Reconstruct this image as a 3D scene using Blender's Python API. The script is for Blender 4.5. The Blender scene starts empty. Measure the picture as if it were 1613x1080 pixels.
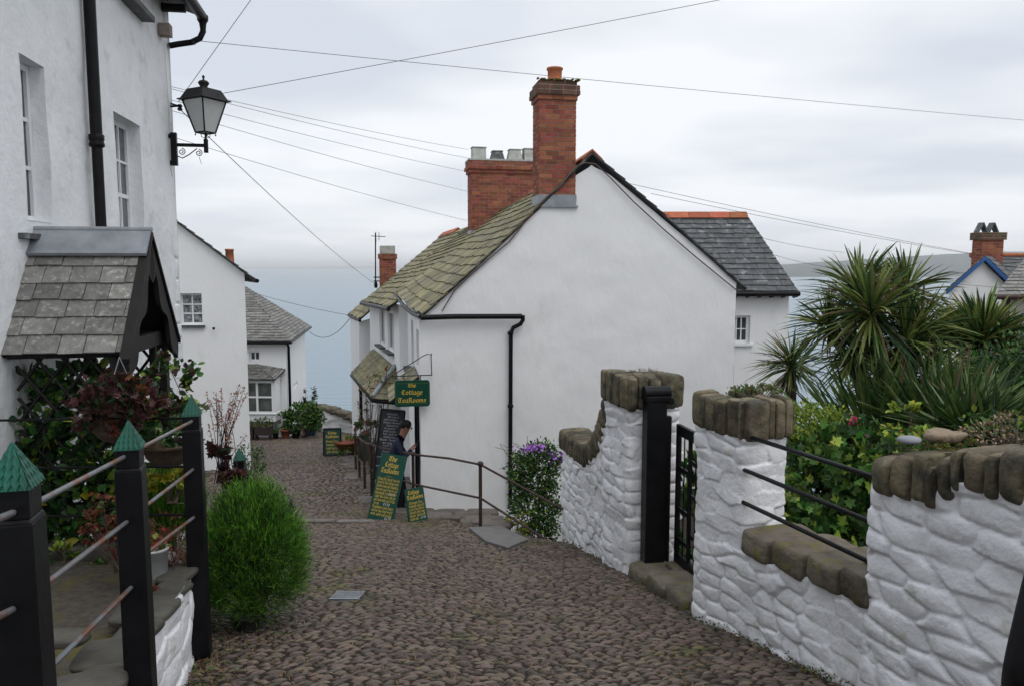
import bpy, math, random
import numpy as np
from mathutils import Vector
from mathutils.geometry import tessellate_polygon
random.seed(7); RNG = np.random.default_rng(11)
S = bpy.context.scene; COL = S.collection
R = math.radians
# ------------------------------------------------------------------ camera
FPX = 1210.0; TH = math.atan(120/1210.0); cT, sT = math.cos(TH), math.sin(TH)
cd = bpy.data.cameras.new('camera'); cam = bpy.data.objects.new('camera', cd); COL.objects.link(cam)
cd.sensor_width = 36; cd.lens = FPX/1613*36; cd.clip_start = 0.05; cd.clip_end = 90000
cam.location = (0, 0, 0); cam.rotation_euler = (math.pi/2-TH, 0, 0); S.camera = cam
# ------------------------------------------------------------------ world
W = bpy.data.worlds.new('World'); S.world = W; W.use_nodes = True
nt = W.node_tree; nt.nodes.clear()
def nn(t, k, **kw):
    n = t.nodes.new(k)
    for a, b in kw.items(): setattr(n, a, b)
    return n
SUN_EL, SUN_AZ = R(58), R(150)          # azimuth clockwise from +Y (the view direction)
out = nn(nt, 'ShaderNodeOutputWorld'); bg = nn(nt, 'ShaderNodeBackground'); bg.inputs[1].default_value = 0.1
sky = nn(nt, 'ShaderNodeTexSky', sky_type='NISHITA', sun_disc=False); sky.sun_elevation = SUN_EL; sky.sun_rotation = SUN_AZ
tc = nn(nt, 'ShaderNodeTexCoord'); sx = nn(nt, 'ShaderNodeSeparateXYZ'); nt.links.new(tc.outputs['Generated'], sx.inputs[0])
def M(t, op, a, b=None, c=None, clamp=False):
    n = nn(t, 'ShaderNodeMath', operation=op, use_clamp=clamp)
    for i, x in enumerate((a, b, c)):
        if x is None: continue
        if isinstance(x, (int, float)): n.inputs[i].default_value = x
        else: t.links.new(x, n.inputs[i])
    return n.outputs[0]
zc = M(nt, 'MAXIMUM', sx.outputs[2], 0.0); den = M(nt, 'ADD', zc, 0.13)
cb = nn(nt, 'ShaderNodeCombineXYZ'); nt.links.new(M(nt, 'DIVIDE', sx.outputs[0], den), cb.inputs[0]); nt.links.new(M(nt, 'DIVIDE', sx.outputs[1], den), cb.inputs[1])
mpg = nn(nt, 'ShaderNodeMapping'); mpg.inputs[3].default_value = (0.75, 0.85, 1); mpg.inputs[1].default_value = (3.1, 1.7, 0); nt.links.new(cb.outputs[0], mpg.inputs[0])
nz = nn(nt, 'ShaderNodeTexNoise'); nz.inputs['Scale'].default_value = 1.0; nz.inputs['Detail'].default_value = 6; nz.inputs['Roughness'].default_value = 0.42
nt.links.new(mpg.outputs[0], nz.inputs['Vector'])
cr = nn(nt, 'ShaderNodeValToRGB'); e = cr.color_ramp.elements
e[0].position = 0.38; e[0].color = (7.0, 7.5, 8.3, 1); e[1].position = 0.60; e[1].color = (9.8, 10.0, 10.3, 1)
nt.links.new(nz.outputs[0], cr.inputs[0])
# band of paler, slightly pink haze low down
mr = nn(nt, 'ShaderNodeMapRange'); mr.inputs[1].default_value = 0.0; mr.inputs[2].default_value = 0.12; mr.inputs[3].default_value = 0.55; mr.inputs[4].default_value = 0.0
nt.links.new(zc, mr.inputs[0])
mx = nn(nt, 'ShaderNodeMixRGB'); mx.inputs[2].default_value = (9.5, 9.7, 10.2, 1); nt.links.new(mr.outputs[0], mx.inputs[0]); nt.links.new(cr.outputs[0], mx.inputs[1])
# overcast: brighter towards the zenith
mz = nn(nt, 'ShaderNodeMapRange'); mz.inputs[1].default_value = 0.3; mz.inputs[2].default_value = 1.0; mz.inputs[3].default_value = 1.0; mz.inputs[4].default_value = 1.7
nt.links.new(zc, mz.inputs[0])
vm = nn(nt, 'ShaderNodeVectorMath', operation='SCALE'); nt.links.new(mx.outputs[0], vm.inputs[0]); nt.links.new(mz.outputs[0], vm.inputs['Scale'])
mk = nn(nt, 'ShaderNodeMixRGB'); mk.inputs[0].default_value = 0.93
nt.links.new(sky.outputs[0], mk.inputs[1]); nt.links.new(vm.outputs[0], mk.inputs[2])
nt.links.new(mk.outputs[0], bg.inputs[0]); nt.links.new(bg.outputs[0], out.inputs[0])
ld = bpy.data.lights.new('sun', 'SUN'); ld.energy = 0.8; ld.angle = R(35); ld.color = (1, 0.97, 0.93)
sun = bpy.data.objects.new('sun', ld); COL.objects.link(sun)
sd = Vector((math.sin(SUN_AZ)*math.cos(SUN_EL), math.cos(SUN_AZ)*math.cos(SUN_EL), math.sin(SUN_EL)))
sun.rotation_euler = sd.to_track_quat('Z', 'Y').to_euler(); sun.location = (0, 0, 30)
S.view_settings.view_transform = 'Standard'; S.view_settings.look = 'None'; S.view_settings.exposure = 0.05; S.view_settings.gamma = 1
S.render.engine = 'CYCLES'; S.cycles.max_bounces = 6; S.cycles.volume_bounces = 0; S.cycles.transparent_max_bounces = 8
S.cycles.use_denoising = True

# ------------------------------------------------------------------ helpers
def ray(u, v): return (u-806.5, FPX*cT+(540-v)*sT, -FPX*sT+(540-v)*cT)
def at(u, v, Y):
    d = ray(u, v); k = Y/d[1]; return np.array([a*k for a in d])
def G(Y):                                     # the lane's long profile
    Y = np.asarray(Y, float)
    return np.where(Y < 13.7, -1.6-0.2*Y, np.where(Y < 31, -4.34-0.13*(Y-13.7), -6.589-0.5*(Y-31)))
def gz(Y): return float(G(Y))
class Fr:                                     # vertical wall frame: s along, n outward, z up
    def __init__(f, ox, oy, dx, dy, flip=1):
        l = math.hypot(dx, dy); f.o = (ox, oy); f.d = (dx/l, dy/l); f.n = (f.d[1]*flip, -f.d[0]*flip)
    def p(f, s, n, z): return (f.o[0]+f.d[0]*s+f.n[0]*n, f.o[1]+f.d[1]*s+f.n[1]*n, z)
    def uv(f, u, v, n=0):
        d = ray(u, v); ox = f.o[0]+f.n[0]*n; oy = f.o[1]+f.n[1]*n
        k = (ox*f.n[0]+oy*f.n[1])/(d[0]*f.n[0]+d[1]*f.n[1]); x, y, z = [a*k for a in d]
        return ((x-ox)*f.d[0]+(y-oy)*f.d[1], z)
_T = np.random.default_rng(5).random((256, 256))
def vnoise(x, y, seed=0):
    x = np.asarray(x, float)+seed*17.3; y = np.asarray(y, float)+seed*9.7
    xi = np.floor(x).astype(int); yi = np.floor(y).astype(int); fx = x-xi; fy = y-yi
    fx = fx*fx*(3-2*fx); fy = fy*fy*(3-2*fy)
    g = lambda a, b: _T[a & 255, b & 255]
    return (g(xi, yi)*(1-fx)+g(xi+1, yi)*fx)*(1-fy)+(g(xi, yi+1)*(1-fx)+g(xi+1, yi+1)*fx)*fy
def fbm(x, y, seed=0, o=4):
    r = 0; a = 0.5; x = np.asarray(x, float); y = np.asarray(y, float)
    for i in range(o): r = r+a*(vnoise(x, y, seed+i)-0.5); x = x*2.03; y = y*2.03; a *= 0.5
    return r
def stonef(s, z, cw=0.30, ch=0.14, seed=0, amp=0.03):     # rounded rubble under many coats of paint
    s = np.asarray(s, float); z = np.asarray(z, float)
    a = s/cw+0.5*fbm(s*2.2, z*2.2, seed+3, 2); b = z/ch+1.1*fbm(s*1.3+7, z*2.0, seed+5, 2)
    F1 = np.full(a.shape, 9.0); F2 = np.full(a.shape, 9.0); H = np.zeros(a.shape); TX = np.zeros(a.shape)
    bi = np.floor(b).astype(int)
    for dj in (-1, 0, 1):
        row = bi+dj; off = _T[row & 255, (seed*7+3) & 255]; ai = np.floor(a+off).astype(int)
        for di in (-1, 0, 1):
            c = ai+di
            jx = _T[c & 255, (row*3+seed) & 255]; jy = _T[(c*5+1) & 255, (row+seed*2) & 255]
            px = c-off+0.15+0.7*jx; py = row+0.28+0.44*jy
            dx = a-px; dy = b-py; d = (np.abs(dx)**2.6+np.abs(dy*1.05)**2.6)**(1/2.6)
            new = d < F1
            F2 = np.where(new, F1, np.minimum(F2, d)); H = np.where(new, _T[(c*11) & 255, (row*7+2) & 255], H); TX = np.where(new, dx*(jy-.5)+dy*(jx-.5), TX)
            F1 = np.where(new, d, F1)
    ed = np.clip((F2-F1)/0.20, 0, 1); ed = ed*ed*(3-2*ed); soft = np.clip((F2-F1)/0.7, 0, 1)
    fill = np.clip(.35+2.6*(vnoise(s*2.3, z*3.1, seed+11)-.3), .12, 1)
    return amp*(fill*(.50*ed+.30*soft)+.55*H+.9*TX)+0.007*fbm(s*16, z*16, seed, 3)+.020*fbm(s*5, z*6, seed+4, 2)+0.03*fbm(s*1.3, z*1.3, seed+9, 2)

# ---- materials
MATS = {}
def mat(name, c1, c2=None, scale=4.0, rough=0.85, bump=0.0, bscale=40.0, island=0.0, metal=0.0, c3=None, s3=1.5, t3=0.55, w3=0.1, spec=0.3, trans=0.0, stretch=(1, 1, 1), bdet=6, grad=None):
    m = bpy.data.materials.new(name); m.use_nodes = True; t = m.node_tree; t.nodes.clear()
    o = nn(t, 'ShaderNodeOutputMaterial'); b = nn(t, 'ShaderNodeBsdfPrincipled')
    tx = nn(t, 'ShaderNodeTexCoord'); mp = nn(t, 'ShaderNodeMapping'); mp.inputs[3].default_value = stretch; t.links.new(tx.outputs['Object'], mp.inputs[0])
    V = mp.outputs[0]
    def noise(sc, det=5, ro=0.6):
        n = nn(t, 'ShaderNodeTexNoise'); n.inputs['Scale'].default_value = sc; n.inputs['Detail'].default_value = det; n.inputs['Roughness'].default_value = ro
        t.links.new(V, n.inputs['Vector']); return n.outputs[0]
    def ramp(x, lo, hi):
        n = nn(t, 'ShaderNodeMapRange'); n.inputs[1].default_value = lo; n.inputs[2].default_value = hi; t.links.new(x, n.inputs[0]); return n.outputs[0]
    def mixc(f, a, b2):
        n = nn(t, 'ShaderNodeMixRGB')
        for i, x in ((0, f), (1, a), (2, b2)):
            if isinstance(x, (int, float)): n.inputs[i].default_value = x
            elif isinstance(x, tuple): n.inputs[i].default_value = (*x, 1)
            else: t.links.new(x, n.inputs[i])
        return n.outputs[0]
    col = c1
    if c2 is not None: col = mixc(ramp(noise(scale), 0.35, 0.65), c1, c2)
    if c3 is not None: col = mixc(ramp(noise(s3, 7, 0.65), t3-w3/2, t3+w3/2), col, c3)
    if island:
        g = nn(t, 'ShaderNodeNewGeometry'); r = nn(t, 'ShaderNodeMapRange'); r.inputs[3].default_value = 1-island; r.inputs[4].default_value = 1+island
        t.links.new(g.outputs['Random Per Island'], r.inputs[0])
        h = nn(t, 'ShaderNodeHueSaturation'); h.inputs['Hue'].default_value = 0.5
        if isinstance(col, tuple): h.inputs['Color'].default_value = (*col, 1)
        else: t.links.new(col, h.inputs['Color'])
        t.links.new(r.outputs[0], h.inputs['Value'])
        k = M(t, 'FRACT', M(t, 'MULTIPLY', g.outputs['Random Per Island'], 37.3)); k2 = nn(t, 'ShaderNodeMapRange'); k2.inputs[3].default_value = 0.5-0.05*island; k2.inputs[4].default_value = 0.5+0.05*island
        t.links.new(k, k2.inputs[0]); t.links.new(k2.outputs[0], h.inputs['Hue']); col = h.outputs[0]
    if isinstance(col, tuple): b.inputs['Base Color'].default_value = (*col, 1)
    else: t.links.new(col, b.inputs['Base Color'])
    b.inputs['Roughness'].default_value = rough; b.inputs['Metallic'].default_value = metal; b.inputs['Specular IOR Level'].default_value = spec
    if bump:
        bp = nn(t, 'ShaderNodeBump'); bp.inputs['Strength'].default_value = 1.0; bp.inputs['Distance'].default_value = bump
        t.links.new(noise(bscale, bdet, 0.6), bp.inputs['Height']); t.links.new(bp.outputs[0], b.inputs['Normal'])
    if trans:
        tr = nn(t, 'ShaderNodeBsdfTranslucent'); ms = nn(t, 'ShaderNodeMixShader'); ms.inputs[0].default_value = trans
        if isinstance(col, tuple): tr.inputs[0].default_value = (*col, 1)
        else: t.links.new(col, tr.inputs[0])
        t.links.new(b.outputs[0], ms.inputs[1]); t.links.new(tr.outputs[0], ms.inputs[2]); t.links.new(ms.outputs[0], o.inputs[0])
    else: t.links.new(b.outputs[0], o.inputs[0])
    MATS[name] = m; return m
white = mat('lime_wash', (.785, .785, .785), (.765, .765, .768), 1.3, .85, .010, 7, c3=(.69, .69, .675), s3=1.8, t3=.67, w3=.2, bdet=9, stretch=(1, 1, .55))
white_rough = mat('rubble_whitewash', (.80, .80, .815), (.72, .72, .735), 4, .7, .010, 26, c3=(.55, .54, .48), s3=5, t3=.64, w3=.12, bdet=8)
white_near = mat('weathered_lime_wash', (.79, .80, .81), (.72, .73, .74), 2.5, .85, .014, 10, c3=(.56, .57, .56), s3=3.5, t3=.645, w3=.2, bdet=10)
cream = mat('cream_render', (.62, .58, .53), (.58, .54, .49), 2, .9, .004, 20)
wpaint = mat('white_gloss_paint', (.75, .76, .77), None, rough=.4)
glass = mat('window_glass', (.03, .035, .04), (.07, .075, .08), 2.5, .04, spec=.6)
lace = mat('lace_curtain_glass', (.03, .03, .035), (.32, .33, .34), 16, .2, spec=.5)
black = mat('black_gloss_paint', (.006, .006, .007), (.010, .010, .011), 6, .40, .0015, 40, spec=.14, c3=(.05, .04, .035), s3=26, t3=.735, w3=.02)
blackmat = mat('black_timber', (.007, .0065, .0065), (.012, .011, .011), 9, .6, .002, 50)
greencap = mat('green_cap_paint', (.005, .070, .046), (.008, .105, .068), 9, .45, .001, 60)
slate = mat('grey_slate', (.13, .128, .12), (.20, .195, .18), 14, .7, .006, 30, island=.25, c3=(.33, .32, .29), s3=22, t3=.60, w3=.12)
slate_g = mat('lichened_slate', (.18, .16, .075), (.26, .235, .125), 5, .85, .008, 22, island=.28, c3=(.13, .125, .11), s3=3, t3=.55, w3=.3)
slate_d = mat('dark_slate', (.055, .058, .06), (.095, .10, .105), 9, .6, .004, 30, island=.22, c3=(.25, .25, .24), s3=7, t3=.62, w3=.12)
slate_f = mat('old_grey_slate', (.12, .12, .115), (.19, .18, .165), 6, .8, .008, 20, island=.3, c3=(.27, .26, .22), s3=9, t3=.60, w3=.12)
lead = mat('lead_flashing', (.20, .215, .235), (.30, .32, .345), 5, .5, .002, 20, metal=.2)
brick = mat('red_brick', (.29, .095, .052), (.21, .068, .042), 7, .9, .006, 60, island=.3, c3=(.13, .05, .04), s3=5, t3=.6, w3=.15)
brick_d = mat('mossy_dark_brick', (.10, .06, .045), (.16, .08, .055), 7, .95, .01, 40, island=.3, c3=(.06, .075, .03), s3=8, t3=.56, w3=.1)
mortar = mat('mortar', (.34, .28, .24), (.24, .19, .16), 12, .95, .006, 60)
orange = mat('terracotta', (.40, .12, .055), (.30, .09, .05), 8, .85, .003, 40, island=.2, c3=(.16, .12, .09), s3=7, t3=.63)
cem = mat('pale_cement', (.45, .45, .42), (.30, .31, .28), 9, .9, .004, 40)
coping = mat('coping_stone', (.10, .082, .05), (.16, .132, .085), 10, .8, .022, 16, island=.38, c3=(.04, .038, .028), s3=6, t3=.54, w3=.2)
ledge = mat('mossy_ledge_stone', (.085, .07, .05), (.14, .12, .092), 7, .8, .020, 18, island=.25, c3=(.12, .11, .03), s3=6, t3=.60, w3=.1)
cobble = mat('cobble_stone', (.074, .053, .041), (.106, .078, .058), 25, .46, .004, 70, island=.6, c3=(.070, .060, .018), s3=1.1, t3=.61, w3=.08, spec=.4)
soil = mat('joint_soil', (.020, .014, .009), (.036, .026, .018), 18, .95, .02, 90, c3=(.05, .05, .018), s3=1.2, t3=.62, w3=.15)
straw = mat('dry_straw', (.20, .12, .06), None, rough=.9, island=.4)
slab = mat('grey_paving_slab', (.115, .11, .108), (.15, .145, .14), 6, .6, .004, 30, island=.15)
flag = mat('lane_edge_flagstone', (.095, .082, .072), (.14, .122, .105), 8, .65, .006, 30, island=.25)
patio_m = mat('patio_ground', (.06, .05, .04), (.105, .095, .08), 25, .9, .01, 70, c3=(.12, .10, .02), s3=1.6, t3=.60, w3=.12)
rust = mat('rusty_iron', (.050, .026, .020), (.034, .022, .019), 20, .6, .002, 80, c3=(.10, .045, .025), s3=16, t3=.6)
barerod = mat('bare_steel_rod', (.17, .19, .21), (.14, .13, .13), 5, .4, .001, 60, metal=.2, c3=(.17, .075, .045), s3=3.5, t3=.52, w3=.08)
signgreen = mat('sign_green', (.004, .045, .030), (.005, .058, .038), 4, .35)
gold = mat('sign_gold', (.62, .42, .06), None, rough=.5)
chalkm = mat('chalk_white', (.55, .56, .57), None, rough=.9)
board_m = mat('chalkboard_black', (.014, .017, .024), (.03, .033, .04), 6, .6)
frost = mat('frosted_lamp_glass', (.52, .53, .52), (.46, .47, .46), 4, .35)
cable_m = mat('cable_black', (.03, .03, .032), None, rough=.6)
cable_g = mat('cable_brown', (.10, .07, .07), None, rough=.7)
blue = mat('blue_gloss_paint', (.035, .11, .30), None, rough=.4)
wick = mat('wicker', (.06, .04, .028), (.10, .07, .045), 40, .9, .01, 90)
plantpot = mat('terracotta_pot', (.28, .09, .05), (.20, .07, .045), 10, .85)
grn = lambda n, a, b, isl=.45, tr=.25, ro=.5: mat(n, a, b, 5, ro, island=isl, trans=tr, spec=.35)
leaf_mid = grn('leaf_mid_green', (.042, .115, .020), (.070, .155, .028), .6)
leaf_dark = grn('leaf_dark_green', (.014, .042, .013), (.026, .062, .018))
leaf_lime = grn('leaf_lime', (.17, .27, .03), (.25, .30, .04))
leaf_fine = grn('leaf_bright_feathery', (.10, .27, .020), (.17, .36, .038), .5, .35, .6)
leaf_yel = grn('leaf_yellow', (.40, .34, .03), (.32, .34, .04))
leaf_red = grn('leaf_burgundy', (.048, .018, .020), (.080, .030, .028))
leaf_rust = grn('leaf_rusty_red', (.20, .05, .025), (.14, .055, .025))
leaf_cord = grn('leaf_cordyline', (.085, .14, .030), (.18, .20, .055), .5, .15, .4)
leaf_phor = grn('leaf_phormium', (.042, .080, .020), (.085, .125, .032), .45, .12, .4)
leaf_dead = grn('leaf_dead_brown', (.17, .10, .05), (.12, .08, .05), .4, .1, .8)
leaf_grey = grn('leaf_dusty_green', (.11, .13, .06), (.16, .15, .08))
bark = mat('bark', (.075, .055, .04), (.11, .085, .06), 20, .95, .01, 50)
purple = mat('purple_petal', (.26, .08, .42), (.34, .14, .50), 5, .6, island=.2)
pink = mat('pink_petal', (.60, .03, .16), None, rough=.6, island=.2)
whitepet = mat('white_petal', (.75, .75, .70), None, rough=.5)
moss = mat('moss', (.085, .09, .02), (.12, .09, .025), 30, .95, .01, 90)

# ---- mesh building
OFF = {}
class MB:
    def __init__(s): s.v = []; s.f = []; s.m = []; s.sm = []
    def add(s, vs, fs, mi=0, smooth=False):
        b = len(s.v); s.v += [tuple(map(float, p)) for p in vs]
        for f in fs: s.f.append([b+i for i in f]); s.m.append(mi); s.sm.append(smooth)
    def hexa(s, p, mi=0):          # 8 points: bottom 4 then top 4
        s.add(p, [(0, 3, 2, 1), (4, 5, 6, 7), (0, 1, 5, 4), (1, 2, 6, 5), (2, 3, 7, 6), (3, 0, 4, 7)], mi)
    def box(s, fr, s0, s1, n0, n1, z0, z1, mi=0):
        s.hexa([fr.p(s0, n0, z0), fr.p(s1, n0, z0), fr.p(s1, n1, z0), fr.p(s0, n1, z0), fr.p(s0, n0, z1), fr.p(s1, n0, z1), fr.p(s1, n1, z1), fr.p(s0, n1, z1)], mi)
    def poly(s, pts, mi=0): s.add(pts, [tuple(range(len(pts)))], mi)
    def prism(s, pts, d, mi=0):    # planar outline pushed by vector d
        n = len(pts); q = [tuple(np.array(p)+np.array(d)) for p in pts]
        s.add(list(pts)+q, [tuple(range(n))[::-1], tuple(range(n, 2*n))]+[(i, (i+1) % n, n+(i+1) % n, n+i) for i in range(n)], mi)
    def tube(s, pts, r, k=8, mi=0, caps=True):
        pts = [np.array(p, float) for p in pts]; n = len(pts); rs = r if hasattr(r, '__len__') else [r]*n
        t0 = pts[1]-pts[0]; up = np.array([0, 0, 1.]) if abs(t0[2]) < .9*np.linalg.norm(t0) else np.array([1., 0, 0]); vs = []
        for i, p in enumerate(pts):
            t = pts[min(i+1, n-1)]-pts[max(i-1, 0)]; t = t/(np.linalg.norm(t)+1e-12)
            a = np.cross(t, up); a /= np.linalg.norm(a)+1e-12; b = np.cross(a, t); up = b
            for j in range(k):
                w = 2*math.pi*j/k; vs.append(p+rs[i]*(math.cos(w)*a+math.sin(w)*b))
        fs = [(i*k+j, i*k+(j+1) % k, (i+1)*k+(j+1) % k, (i+1)*k+j) for i in range(n-1) for j in range(k)]
        s.add(vs, fs, mi, True)
        if caps: s.add([vs[j] for j in range(k)], [tuple(range(k))[::-1]], mi); s.add([vs[(n-1)*k+j] for j in range(k)], [tuple(range(k))], mi)
    def lathe(s, c, prof, k=16, mi=0):
        vs = [(c[0]+r*math.cos(2*math.pi*j/k), c[1]+r*math.sin(2*math.pi*j/k), c[2]+z) for r, z in prof for j in range(k)]
        n = len(prof); fs = [(i*k+j, i*k+(j+1) % k, (i+1)*k+(j+1) % k, (i+1)*k+j) for i in range(n-1) for j in range(k)]
        s.add(vs, fs, mi, True)
        if prof[0][0] > .001: s.add(vs[:k], [tuple(range(k))[::-1]], mi)
        if prof[-1][0] > .001: s.add(vs[-k:], [tuple(range(k))], mi)
    def build(s, name, mats, parent=None, bevel=0, **tagkw):
        if not s.v: return None
        me = bpy.data.meshes.new(name); off = OFF.get(parent.name, (0, 0, 0)) if parent else (0, 0, 0)
        v = np.array(s.v)-np.array(off); me.from_pydata(v.tolist(), [], s.f)
        return fin(me, name, mats, parent, off, s.m, s.sm, bevel, **tagkw)
def fin(me, name, mats, parent, off, mi=None, sm=None, bevel=0, **tagkw):
    if not isinstance(mats, (list, tuple)): mats = [mats]
    for m in mats: me.materials.append(m)
    if mi is not None: me.polygons.foreach_set('material_index', np.array(mi, dtype=np.int32))
    if sm is not None: me.polygons.foreach_set('use_smooth', np.array(sm, dtype=bool))
    me.update(); o = bpy.data.objects.new(name, me); COL.objects.link(o)
    if parent: o.parent = parent
    OFF[o.name] = off
    if bevel:
        b = o.modifiers.new('bevel', 'BEVEL'); b.width = bevel; b.segments = 2; b.limit_method = 'ANGLE'; b.angle_limit = R(35)
    tag(o, **tagkw); return o
def fast(name, v, f, mats, parent=None, smooth=False, mi=None, **tagkw):   # big array meshes, all faces the same size
    v = np.asarray(v, np.float32); f = np.asarray(f, np.int32); off = OFF.get(parent.name, (0, 0, 0)) if parent else (0, 0, 0)
    me = bpy.data.meshes.new(name); me.vertices.add(len(v)); me.vertices.foreach_set('co', (v-np.array(off, np.float32)).ravel())
    k = f.shape[1]; me.loops.add(f.size); me.loops.foreach_set('vertex_index', f.ravel()); me.polygons.add(len(f))
    me.polygons.foreach_set('loop_start', np.arange(0, f.size, k, dtype=np.int32)); me.update(calc_edges=True); me.validate()
    return fin(me, name, mats, parent, off, mi, np.full(len(me.polygons), smooth), **tagkw)
def tag(o, label=None, cat=None, group=None, kind=None):
    if label: o['label'] = label
    if cat: o['category'] = cat
    if group: o['group'] = group
    if kind: o['kind'] = kind
def thing(name, label, cat, loc, group=None):
    o = bpy.data.objects.new(name, None); o.empty_display_size = .1; COL.objects.link(o); o.location = tuple(map(float, loc)); OFF[o.name] = tuple(map(float, loc))
    tag(o, label, cat, group); return o

def grid_wall(fr, s0, s1, z0, z1, holes=(), topf=None, step=.12, amp=.012, seed=1, fscale=2.0, mb=None, reveal=.18, mi=0, roundr=0):
    """rendered wall with recessed openings; holes = (s0,s1,z0,z1)"""
    def cuts(a, b, hs):
        base = list(np.linspace(a, b, max(2, int((b-a)/step)+1))); base = [x for x in base if all(abs(x-h) > step*.4 for h in hs)]+[h for h in hs if a < h < b]
        return sorted(base+([a] if a not in base else [])+([b] if b not in base else []))
    ss = cuts(s0, s1, [h for q in holes for h in q[:2]]); zs = cuts(z0, z1, [h for q in holes for h in q[2:4]])
    ss = sorted(set(round(x, 4) for x in ss)); zs = sorted(set(round(x, 4) for x in zs))
    Sg, Zg = np.meshgrid(ss, zs, indexing='ij'); D = amp*2*fbm(Sg*fscale, Zg*fscale, seed, 4)
    if topf is not None: Zc = np.minimum(Zg, np.array([topf(x) for x in ss])[:, None])
    else: Zc = Zg
    mb = mb or MB(); nz_ = len(zs); vs = [fr.p(ss[i], D[i, j], Zc[i, j]) for i in range(len(ss)) for j in range(nz_)]
    fs = []
    for i in range(len(ss)-1):
        for j in range(nz_-1):
            cs, cz = (ss[i]+ss[i+1])/2, (zs[j]+zs[j+1])/2
            if any(h[0] < cs < h[1] and h[2] < cz < h[3] for h in holes): continue
            if topf is not None and Zc[i, j+1]-Zc[i, j] < 1e-5 and Zc[i+1, j+1]-Zc[i+1, j] < 1e-5: continue
            fs.append((i*nz_+j, (i+1)*nz_+j, (i+1)*nz_+j+1, i*nz_+j+1))
    mb.add(vs, fs, mi, True)
    for h in holes:
        dn = lambda a, b: 0.0
        q = [(h[0], h[2]), (h[1], h[2]), (h[1], h[3]), (h[0], h[3])]
        for k in range(4):
            a, b = q[k], q[(k+1) % 4]; N = 6; vs = []
            for t in np.linspace(0, 1, N):
                x = a[0]+(b[0]-a[0])*t; z = a[1]+(b[1]-a[1])*t; d0 = float(amp*2*fbm(x*fscale, z*fscale, seed, 4))+.004
                w = .012*float(vnoise(x*9, z*9, seed)-.5)
                vs += [fr.p(x, d0, z), fr.p(x+w, -reveal*.5, z+w), fr.p(x, -reveal-.03, z)]
            mb.add(vs, [(i*3+c, (i+1)*3+c, (i+1)*3+c+1, i*3+c+1) for i in range(N-1) for c in (0, 1)], mi, True)
    return mb
def window(fr, s0, s1, z0, z1, n, cols, rows, parent, bar=.022, edge=.05, pane=None, sill=None, sillm=None, midrail=False):
    f = MB(); f.box(fr, s0, s0+edge, n-.05, n, z0, z1); f.box(fr, s1-edge, s1, n-.05, n, z0, z1)
    f.box(fr, s0+edge, s1-edge, n-.05, n-.002, z0, z0+edge); f.box(fr, s0+edge, s1-edge, n-.05, n-.002, z1-edge, z1)
    w = (s1-s0-2*edge); h = (z1-z0-2*edge)
    for i in range(1, cols): x = s0+edge+w*i/cols; f.box(fr, x-bar/2, x+bar/2, n-.045, n-.006, z0+edge, z1-edge)
    for j in range(1, rows):
        z = z0+edge+h*j/rows; b2 = bar*1.8 if (midrail and j == rows//2) else bar; f.box(fr, s0+edge, s1-edge, n-.042, n-.009, z-b2/2, z+b2/2)
    wo = f.build('window', wpaint, parent)
    p = MB(); p.box(fr, s0+edge*.5, s1-edge*.5, n-.034, n-.026, z0+edge*.5, z1-edge*.5); p.build('pane', pane or glass, wo)
    if sill:
        q = MB(); q.box(fr, s0-.06, s1+.06, n-.02, sill, z0-.06, z0-.004); q.build('sill', sillm or wpaint, wo, bevel=.006)
    return wo
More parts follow.
